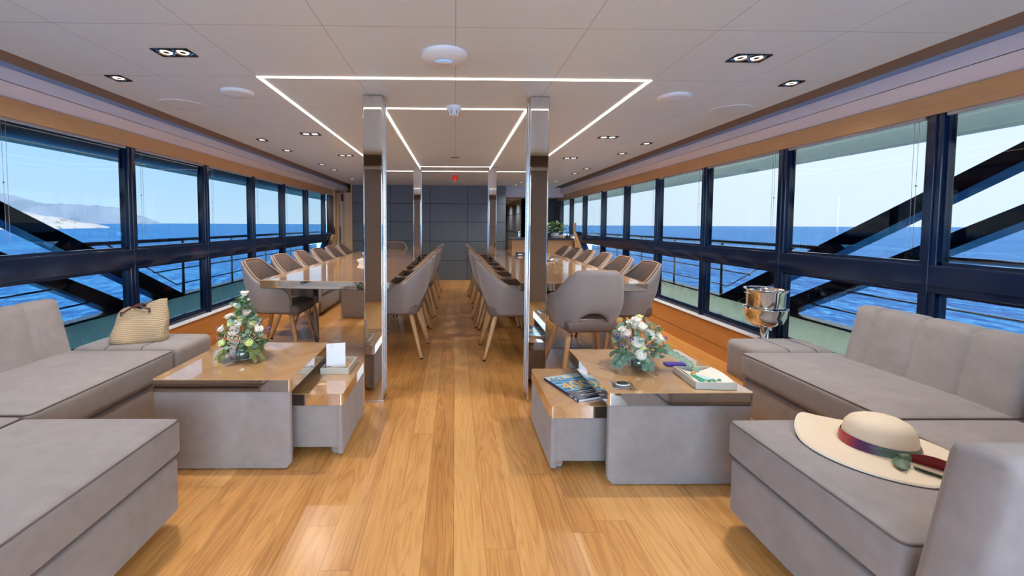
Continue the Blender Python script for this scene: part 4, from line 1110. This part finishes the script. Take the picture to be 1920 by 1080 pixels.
b = MB(); vs = []; fs = []; na = 72; hs = [(.0975,.010),(.0985,.018),(.0960,.024),(.0975,.031),(.0950,.038),(.0925,.044)]
for (r, z) in hs:
    for i in range(na):
        a = 2*PI*i/na; vs.append((r*1.08*math.cos(a), r*.95*math.sin(a), z+.006*math.sin(a*1-1.2)))
for j in range(len(hs)-1):
    for i in range(na): k = (i+1) % na; fs.append((j*na+i, j*na+k, (j+1)*na+k, (j+1)*na+i))
b.add(vs, fs); o = b.build('ribbon_band', 'ribbon', ht, origin=(0,0,0), fix=False); o.location = (0,0,0)
def ribbon_tail(pts, w, mat, name, tilt=0.):
    b = MB(); vs = []; fs = []; P_ = [Vector(p) for p in pts]; n = len(P_)
    for i, p in enumerate(P_):
        d = (P_[min(i+1,n-1)]-P_[max(i-1,0)]).normalized(); s_ = d.cross(Vector((0,0,1))).normalized(); s_ = (s_*(1-tilt)+Vector((0,0,tilt))).normalized()
        ww = w[i] if isinstance(w, list) else w
        for j in range(5):
            u = j/4-.5; vs.append(tuple(p+s_*ww*u+Vector((0,0,.004*math.cos(u*9+i)))))
    for i in range(n-1):
        for j in range(4): a = i*5+j; fs.append((a, a+1, a+6, a+5))
    b.add(vs, fs); o = b.build(name, mat, ht, origin=(0,0,0), fix=False); o.location = (0,0,0); md = o.modifiers.new('s','SOLIDIFY'); md.thickness = .001
    md = o.modifiers.new('ss','SUBSURF'); md.levels = 1; md.render_levels = 2
M['rib_red'] = plain('ribbon_red', (.30,.02,.03), .35); M['rib_green'] = plain('ribbon_green', (.15,.21,.14), .4); M['rib_dark'] = plain('ribbon_dark', (.05,.09,.07), .4)
# knot on the camera side of the crown
kx, ky = -.020, -.094
ribbon_tail([(kx+.008,ky,.032),(kx+.022,ky-.016,.033),(kx+.045,ky-.040,.034),(kx+.066,ky-.068,.032),(kx+.082,ky-.095,.030),(kx+.092,ky-.120,.028)], [.018,.040,.048,.050,.046,.040], 'rib_red', 'ribbon_tail', .62)
ribbon_tail([(kx-.003,ky,.03),(kx-.025,ky-.018,.024),(kx-.045,ky-.03,.020),(kx-.038,ky-.045,.018)], [.022,.040,.044,.040], 'rib_green', 'ribbon_loop')
ribbon_tail([(kx-.005,ky-.03,.018),(kx+.012,ky-.06,.017),(kx+.03,ky-.09,.016),(kx+.045,ky-.115,.014)], [.034,.028,.018,.004], 'rib_dark', 'ribbon_tail', .3)
b = MB(); b.rbox(kx-.016,kx+.016,ky-.012,ky+.006,.016,.040,.007,3); o = b.build('ribbon_knot', 'rib_green', ht, origin=(0,0,0)); o.location = (0,0,0)

# ------------------------------------------------------------------ champagne bucket on stand
X_, Y_ = 2.165, 2.845
st = thing('bucket_stand', 'polished steel pole stand by the windows holding the wine bucket', 'stand', (X_,Y_,0))
b = MB(); b.lathe([(.001,.0),(.10,.0),(.10,.008),(.03,.02),(.001,.02)], (X_,Y_,0), 32); b.build('base', 'steel', st)
b = MB(); b.tube([(X_,Y_,.015),(X_,Y_,.47)], .024, 20); b.build('pole', 'steel', st)
b = MB(); b.lathe([(.024,.455),(.075,.462),(.108,.49),(.122,.53),(.127,.578),(.133,.582),(.133,.586),(.124,.586),(.116,.53),(.10,.496),(.06,.47),(.024,.468)], (X_,Y_,0), 48); b.build('cup_holder', 'steel', st)
bk = thing('wine_bucket', 'polished steel champagne bucket with a rolled rim near the windows', 'bucket', (X_,Y_,.475))
b = MB(); b.lathe([(.001,.477),(.085,.477),(.103,.50),(.111,.56),(.115,.70),(.120,.705),(.132,.712),(.132,.717),(.118,.714),(.110,.70),(.106,.56),(.098,.505),(.08,.484),(.001,.484)], (X_,Y_,0), 48); b.build('bowl', 'steel', bk)
b = MB()
for s_ in (-1,1): b.tube([(X_+s_*.114,Y_-.02,.685),(X_+s_*.138,Y_-.018,.69),(X_+s_*.142,Y_,.69),(X_+s_*.138,Y_+.018,.69),(X_+s_*.114,Y_+.02,.685)], .004, 8)
b.build('ring_handle', 'steel', bk)

# ------------------------------------------------------------------ things on the dining tables and bar
t = thing('serving_dish', 'white rectangular dish of snacks on the island-side dining table', 'dish', (-1.0,4.70,TZ))
b = MB(); vs = []
for z_, w, d in ((0,.07,.045),(.045,.095,.06),(.045,.088,.053),(.006,.064,.04)):
    vs += [(-1.0-w,4.7-d,TZ+z_),(-1.0+w,4.7-d,TZ+z_),(-1.0+w,4.7+d,TZ+z_),(-1.0-w,4.7+d,TZ+z_)]
fs = [(3,2,1,0)]+[(i*4+j, i*4+(j+1)%4, (i+1)*4+(j+1)%4, (i+1)*4+j) for i in range(3) for j in range(4)]+[(12,13,14,15)]
b.smooth = False; b.add(vs, fs); b.build('bowl', 'white_plastic', t)
b = MB()
for k in range(26): b.ball((-1.0+R_.uniform(-.07,.07),4.7+R_.uniform(-.04,.04),TZ+.04+R_.uniform(0,.018)), R_.uniform(.008,.014), 7, 5, (1.4,.7,.6))
b.build('snacks', plain('snack_cream', (.75,.58,.32), .6), t)['kind'] = 'stuff'
t = thing('fruit_bowl', 'small patterned bowl holding a red fruit, beyond the white dish', 'bowl', (-1.19,5.70,TZ))
b = MB(); b.lathe([(.001,.0),(.04,.0),(.06,.02),(.075,.055),(.07,.055),(.055,.022),(.035,.008),(.001,.008)], (-1.19,5.70,TZ), 28); b.build('bowl', 'white_plastic', t)
b = MB(); b.ball((-1.18,5.70,TZ+.062), .042, 16, 10); tag(b.build('red_fruit', plain('fruit_red', (.65,.04,.05), .4), None, origin=(-1.18,5.70,TZ+.02)), 'round red fruit in the small bowl on the island-side table', 'fruit')
t = thing('dark_box', 'small dark printed box on the open-sea-side dining table', 'box', (.95,5.95,TZ))
b = MB(); b.rbox(.88,1.03, 5.92,5.99, TZ,TZ+.05, .003, 2); b.build('box', plain('box_dark', (.035,.025,.05), .4), t)
b = MB(); b.box(.905,.965, 5.918,5.92, TZ+.012,TZ+.028); b.build('panel', 'white_plastic', t)
b = MB(); b.lathe([(.001,0),(.025,0),(.033,.02),(.035,.05),(.031,.05),(.028,.02),(.001,.008)], (1.09,5.93,TZ), 24); tag(b.build('white_cup', 'white_plastic', None, origin=(1.09,5.93,TZ)), 'small white cup beside the dark box, half hidden by the near column', 'cup')
b = MB(); b.lathe([(.001,0),(.03,0),(.045,.03),(.04,.03),(.025,.006),(.001,.006)], (1.335,5.98,TZ), 24); tag(b.build('glass_bowl', 'steel', None, origin=(1.335,5.98,TZ)), 'small shiny bowl by the window-side edge of the right dining table', 'bowl')
b = MB(); vs = []
for i in range(7):
    for j in range(5): u, v = i/6, j/4; vs.append((1.11+.11*u+.02*v, 5.05+.08*v, TZ+.004+.028*abs(math.sin(u*5+v))*.9))
fs = [(i*5+j,(i+1)*5+j,(i+1)*5+j+1,i*5+j+1) for i in range(6) for j in range(4)]
b.add(vs, fs); o = b.build('napkin', 'white_plastic', None, origin=(1.16,5.09,TZ), fix=False); md = o.modifiers.new('s','SOLIDIFY'); md.thickness = .003
tag(o, 'crumpled white napkin on the right dining table beside the column', 'napkin')
# plant on bar
t = thing('potted_plant', 'leafy green and white plant in a pot on the bar counter', 'plant', (2.0,8.3,.90))
b = MB(); b.lathe([(.001,0),(.07,0),(.085,.10),(.078,.10),(.001,.09)], (2.0,8.3,.90), 20); b.build('pot', 'white_plastic', t)
b = MB()
for k in range(150):
    a = R_.uniform(0, 2*PI); rr = R_.uniform(.02,.19); p = Vector((2.0+rr*math.cos(a), 8.3+rr*.8*math.sin(a), .98+R_.uniform(0,.26)*(1-rr*2.2)+.02)); b.cur = 0 if R_.random() < .75 else 1
    leafm(b, p, (math.cos(a), math.sin(a), R_.uniform(-.4,.8)), (0,-.5,1), .075, .04, .3)
b.build('leaves', ['leaf', 'rose_cream'], t, fix=False)['kind'] = 'stuff'
b = MB(); b.rbox(2.05,2.27, 8.06,8.22, .90,.955, .005, 2); tag(b.build('wooden_box', 'wood', None, origin=(2.16,8.14,.90)), 'low wooden box on the bar counter beside the plant', 'box')
for k, (x, h_, m_) in enumerate(((2.11,.11,'white_plastic'),(2.17,.09,'black'),(2.22,.10,'rib_red'))):
    b = MB(); b.lathe([(.001,0),(.02,0),(.02,h_*.6),(.009,h_*.75),(.009,h_),(.001,h_)], (x,8.02,.90), 16); tag(b.build('bottle', m_, None, origin=(x,8.02,.90)), ['small white bottle','small black bottle','small red bottle'][k]+' on the bar counter edge near the wooden box', 'bottle', 'bottles on the bar')

# ------------------------------------------------------------------ outside: decks, bulwarks, rails, struts
for sx, side in ((-1,'left'), (1,'right')):
    isl = 'island' if sx < 0 else 'open-sea'
    b = MB(); b.box(sx*2.46, sx*3.30, YA, 16, -.25, -.05); struct(b.build('floor_side_deck_'+side, 'cream'))
    b = MB(); b.box(sx*2.40, sx*2.46, YA, 16, -.2, .30); struct(b.build('wall_outer_'+side, 'black_gloss'))
    b = MB(); b.rbox(sx*3.20, sx*3.30, YA, 16, -.3, .295, .01, 2); struct(b.build('wall_bulwark_'+side, 'bulwark'))
    b = MB(); b.rbox(sx*3.185, sx*3.315, YA, 16, .295, .318, .008, 2); struct(b.build('trim_%d' % (70 if sx < 0 else 71), plain('capping', (.05,.05,.05) if sx > 0 else (.08,.09,.1), .3)))
    prof = [(3.49,2.04),(3.49,1.795),(3.50,1.785),(3.52,1.785),(3.53,1.80),(3.53,2.04)]
    b = MB(); b.prism([(sx*p[0], p[1]) for p in prof], 'y', YA, 16); struct(b.build('trim_%d' % (72 if sx < 0 else 73), 'fascia'))
    prof = [(2.46,1.93),(3.40,1.93),(3.46,1.95),(3.49,2.0),(3.49,2.06),(2.46,2.06)]
    b = MB(); b.prism([(sx*p[0], p[1]) for p in prof], 'y', YA, 16); struct(b.build('ceiling_side_deck_'+side, 'deckhead'))
    # struts
    for k, (ya, za, yb, zb) in enumerate(((4.92,.30,1.72,1.925), (4.20,.30,1.02,1.925))):
        th = .20 if k == 0 else .155
        b = MB()
        b.prism([(ya+.02,za),(yb,zb),(yb-th*.9,zb),(ya-th*1.65,za)], 'x', sx*3.165, sx*3.30)
        o = b.build('diagonal_strut', 'black_gloss', None, origin=(sx*3.23, ya, za)); md = o.modifiers.new('b','BEVEL'); md.width = .006; md.segments = 2
        tag(o, '%s glossy black diagonal strut outside the %s-side windows' % ('farther' if k == 0 else 'nearer', isl), 'strut', 'diagonal deck struts')
    # rails: far run
    t = thing('deck_railing', 'far steel deck railing beyond the struts on the %s side' % isl, 'railing', (sx*3.2, 8, .31))
    b = MB(); b.tube([(sx*3.2,3.62,.965),(sx*3.2,16,.965)], .019, 10); b.build('handrail', 'steel_soft', t)
    for z_, ys_ in ((.625,4.44),(.45,4.80)):
        b = MB(); b.tube([(sx*3.2,ys_,z_),(sx*3.2,16,z_)], .008, 8); b.build('bar', 'steel_soft', t)
    b = MB(); b.tube([(sx*3.2,4.80,.45),(sx*3.2,3.86,.955)], .008, 8); b.build('bar', 'steel_soft', t)
    for k in range(10):
        y = 4.92+1.07*k; b = MB(); b.rbox(sx*3.192, sx*3.208, y-.022, y+.022, .318, .95, .004, 2); b.build('post', 'steel_soft', t)
    t = thing('deck_railing', 'near steel deck railing in front of the struts on the %s side' % isl, 'railing', (sx*3.2, 1.5, .31))
    b = MB(); b.tube([(sx*3.2,YA,.94),(sx*3.2,2.72,.94)], .019, 10); b.build('handrail', 'steel_soft', t)
    for z_, ys_ in ((.62,3.32),(.455,3.66)):
        b = MB(); b.tube([(sx*3.2,YA,z_),(sx*3.2,ys_,z_)], .008, 8); b.build('bar', 'steel_soft', t)
    b = MB(); b.tube([(sx*3.2,3.66,.455),(sx*3.2,2.72,.94)], .008, 8); b.build('bar', 'steel_soft', t)
    for k in range(3):
        y = .9-1.07*k; b = MB(); b.rbox(sx*3.192, sx*3.208, y-.022, y+.022, .318, .93, .004, 2); b.build('post', 'steel_soft', t)
# rounded duct under the left deckhead
b = MB(); b.ball((0,0,0), 1, 24, 16); b.v = [((-3.30+p[0]*.10), (2.62+p[1]*.35 if p[1] < 0 else 2.62+p[1]*7), 1.855+p[2]*.07) for p in b.v]
tag(b.build('deck_duct', 'deckhead', None, origin=(-3.3,2.6,1.9)), 'rounded pale duct under the overhead deck outside the island-side windows', 'duct')

# ------------------------------------------------------------------ sea, island
def seamat():
    m, nt, out = newmat('sea_water')
    tc = nd(nt, 'TexCoord')
    mp = nd(nt, 'Mapping', {0: tc.outputs['Object'], 'Rotation': (0,0,.5), 'Scale': (1.,.45,1)})
    n1 = nd(nt, 'TexNoise', {'Vector': mp.outputs[0], 'Scale': .9, 'Detail': 6., 'Roughness': .6, 'Distortion': .3})
    n2 = nd(nt, 'TexNoise', {'Vector': mp.outputs[0], 'Scale': .12, 'Detail': 5.})
    h_ = mth(nt, 'ADD', n1.outputs[0], mth(nt, 'MULTIPLY', n2.outputs[0], 2.))
    bp = nd(nt, 'Bump', {'Height': h_, 'Strength': 1., 'Distance': .5})
    mp3 = nd(nt, 'Mapping', {0: tc.outputs['Object'], 'Scale': (1.3,.42,1)})
    n3 = nd(nt, 'TexNoise', {'Vector': mp3.outputs[0], 'Scale': 1.9, 'Detail': 7., 'Roughness': .62, 'Distortion': .8})
    n4 = nd(nt, 'TexNoise', {'Vector': mp3.outputs[0], 'Scale': .05, 'Detail': 3.})
    r3 = nd(nt, 'ValToRGB', {0: mth(nt, 'ADD', mth(nt, 'MULTIPLY', n3.outputs[0], .8), mth(nt, 'MULTIPLY', n4.outputs[0], .2))}); e3 = r3.color_ramp.elements
    e3[0].position = .42; e3[0].color = (.003,.075,.27,1); e3[1].position = .60; e3[1].color = (.09,.40,.62,1); k3 = e3.new(.5); k3.color = (.008,.15,.40,1)  # pale ripples: glints off wave facets painted into the colour
    p = nd(nt, 'BsdfPrincipled', {'Base Color': r3.outputs[0], 'Roughness': .4, 'IOR': 1.33, 'Specular IOR Level': .2}); nt.links.new(bp.outputs[0], p.inputs['Normal'])
    nt.links.new(p.outputs[0], out.inputs[0]); return m
b = MB(); S = 40000; b.add([(-S,-S,-3),(S,-S,-3),(S,S,-3),(-S,S,-3)], [(0,1,2,3)]); o = b.build('sea', seamat(), fix=False); o['kind'] = 'structure'
def ridge(name, pts, depth, mat, seed, nd_=14, sub=10, rough=.25, origin=None):
    # pts: list of (x, y, height) along the shore; a ridge rising behind it
    P_ = []
    for i in range(len(pts)-1):
        for k in range(sub): u = k/sub; P_.append(Vector(pts[i]).lerp(Vector(pts[i+1]), u))
    P_.append(Vector(pts[-1])); vs = []; fs = []; n = len(P_)
    for i, p in enumerate(P_):
        d = Vector((p.x, p.y, 0)).normalized()
        for j in range(nd_+1):
            v = j/nd_; q_ = Vector((p.x, p.y, 0))+d*depth*v
            prof = math.sin(min(v*1.35, 1)*PI/2)*(1-.9*max(0, v-.74)/.26)
            nz = noise.fractal(Vector((q_.x, q_.y, seed))/(depth*.35), .8, 2.1, 5)
            z = -3.2+(p.z+3)*prof*(1+rough*nz)+ (0 if j else -.5)
            vs.append((q_.x, q_.y, z))
    for i in range(n-1):
        for j in range(nd_): a = i*(nd_+1)+j; fs.append((a, a+nd_+1, a+nd_+2, a+1))
    b = MB(); b.add(vs, fs); o = b.build(name, mat, None, origin=origin, fix=False); o['kind'] = 'structure'; return o
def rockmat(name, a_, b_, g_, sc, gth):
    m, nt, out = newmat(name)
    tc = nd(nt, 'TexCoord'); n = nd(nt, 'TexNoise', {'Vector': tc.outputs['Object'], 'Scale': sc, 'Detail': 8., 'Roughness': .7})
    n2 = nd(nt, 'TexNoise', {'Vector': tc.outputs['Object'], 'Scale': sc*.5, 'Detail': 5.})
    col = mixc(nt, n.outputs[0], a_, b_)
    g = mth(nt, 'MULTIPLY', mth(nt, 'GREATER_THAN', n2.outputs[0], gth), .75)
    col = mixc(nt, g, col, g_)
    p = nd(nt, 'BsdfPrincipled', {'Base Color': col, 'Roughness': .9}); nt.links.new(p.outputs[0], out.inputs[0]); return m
def dirpt(px, dist):  # horizontal direction for an image column
    k = (px-853)/780.; return (k*dist, dist)
sh = []
for px, dist, h_ in ((-260,240,11),(-120,245,10.5),(0,250,7),(50,265,7.5),(110,285,6.5),(150,315,3.5),(185,345,1.0),(214,375,-2.6)):
    x, y = dirpt(px, dist); sh.append((x, y, h_))
ridge('island_shore', sh, 90, rockmat('white_rock', (.48,.43,.37), (.74,.70,.64), (.10,.14,.05), .35, .60), 3.1, rough=.35)
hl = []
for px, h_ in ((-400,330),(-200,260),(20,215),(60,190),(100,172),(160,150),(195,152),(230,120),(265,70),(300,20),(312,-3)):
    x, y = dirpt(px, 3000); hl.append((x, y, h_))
ridge('island_hills', hl, 900, rockmat('hazed_hill', (.26,.33,.40), (.36,.42,.47), (.22,.28,.32), .006, .56), 5.2, rough=.18, sub=14)  # distance haze is mixed into these bluish hill colours

# ------------------------------------------------------------------ light
w = bpy.data.worlds.new('world'); C.world = w; w.use_nodes = True; nt = w.node_tree; nt.nodes.clear()
out = nt.nodes.new('ShaderNodeOutputWorld'); bgn = nt.nodes.new('ShaderNodeBackground')
tc = nd(nt, 'TexCoord'); sp = nd(nt, 'SeparateXYZ', {0: tc.outputs['Generated']})
el = mth(nt, 'MAXIMUM', sp.outputs[2], 0.)
def ramp(cs):
    r = nd(nt, 'ValToRGB', {0: el}); e = r.color_ramp.elements
    e[0].position = cs[0][0]; e[0].color = c4(cs[0][1]); e[1].position = cs[-1][0]; e[1].color = c4(cs[-1][1])
    for p_, c_ in cs[1:-1]: k = e.new(p_); k.color = c4(c_)
    return r.outputs[0]
left = ramp([(0,(.52,.74,.92)), (.12,(.40,.67,.92)), (.35,(.24,.52,.92)), (1,(.08,.28,.78))])
right = ramp([(0,(.72,.84,.95)), (.12,(.76,.88,.97)), (.4,(.50,.74,.98)), (1,(.10,.30,.80))])
fx = nd(nt, 'MapRange', {0: sp.outputs[0], 1: -.6, 2: .7}); fx.interpolation_type = 'SMOOTHSTEP'
skyc = mixc(nt, fx.outputs[0], left, right)
nt.links.new(skyc, bgn.inputs[0]); bgn.inputs[1].default_value = 9.2
nt.links.new(bgn.outputs[0], out.inputs[0])
sl = bpy.data.lights.new('sun', 'SUN'); sl.energy = 30.; sl.angle = .01; sl.color = (1., .95, .87)
so = bpy.data.objects.new('sun', sl); COL.objects.link(so)
so.rotation_euler = Vector((.62, -.18, .78)).to_track_quat('Z', 'Y').to_euler()
for i, (x, y, n) in enumerate(LIGHTPTS):
    l = bpy.data.lights.new('downlight_lamp', 'SPOT'); l.energy = 22*n; l.color = (1., .94, .88); l.spot_size = 2.4; l.spot_blend = 1.; l.shadow_soft_size = .03
    o = bpy.data.objects.new('downlight_lamp', l); COL.objects.link(o); o.location = (x, y, H-.02)
# fill spots without fittings, added above and behind the camera
for x, y in ((-1.35,.6),(1.35,.6),(-1.35,-1),(1.35,-1)):
    l = bpy.data.lights.new('lounge_fill', 'SPOT'); l.energy = 24; l.color = (1., .94, .88); l.spot_size = 2.4; l.spot_blend = 1.; l.shadow_soft_size = .03
    o = bpy.data.objects.new('lounge_fill', l); COL.objects.link(o); o.location = (x, y, H-.02)

C.view_settings.view_transform = 'Standard'; C.view_settings.look = 'None'; C.view_settings.gamma = 1.; C.view_settings.exposure = 0.30
C.view_settings.use_curve_mapping = False
try:
    C.cycles.max_bounces = 10; C.cycles.diffuse_bounces = 5; C.cycles.transparent_max_bounces = 24; C.cycles.glossy_bounces = 5
    C.cycles.sample_clamp_indirect = 6.; C.cycles.caustics_reflective = False; C.cycles.caustics_refractive = False
except Exception: pass
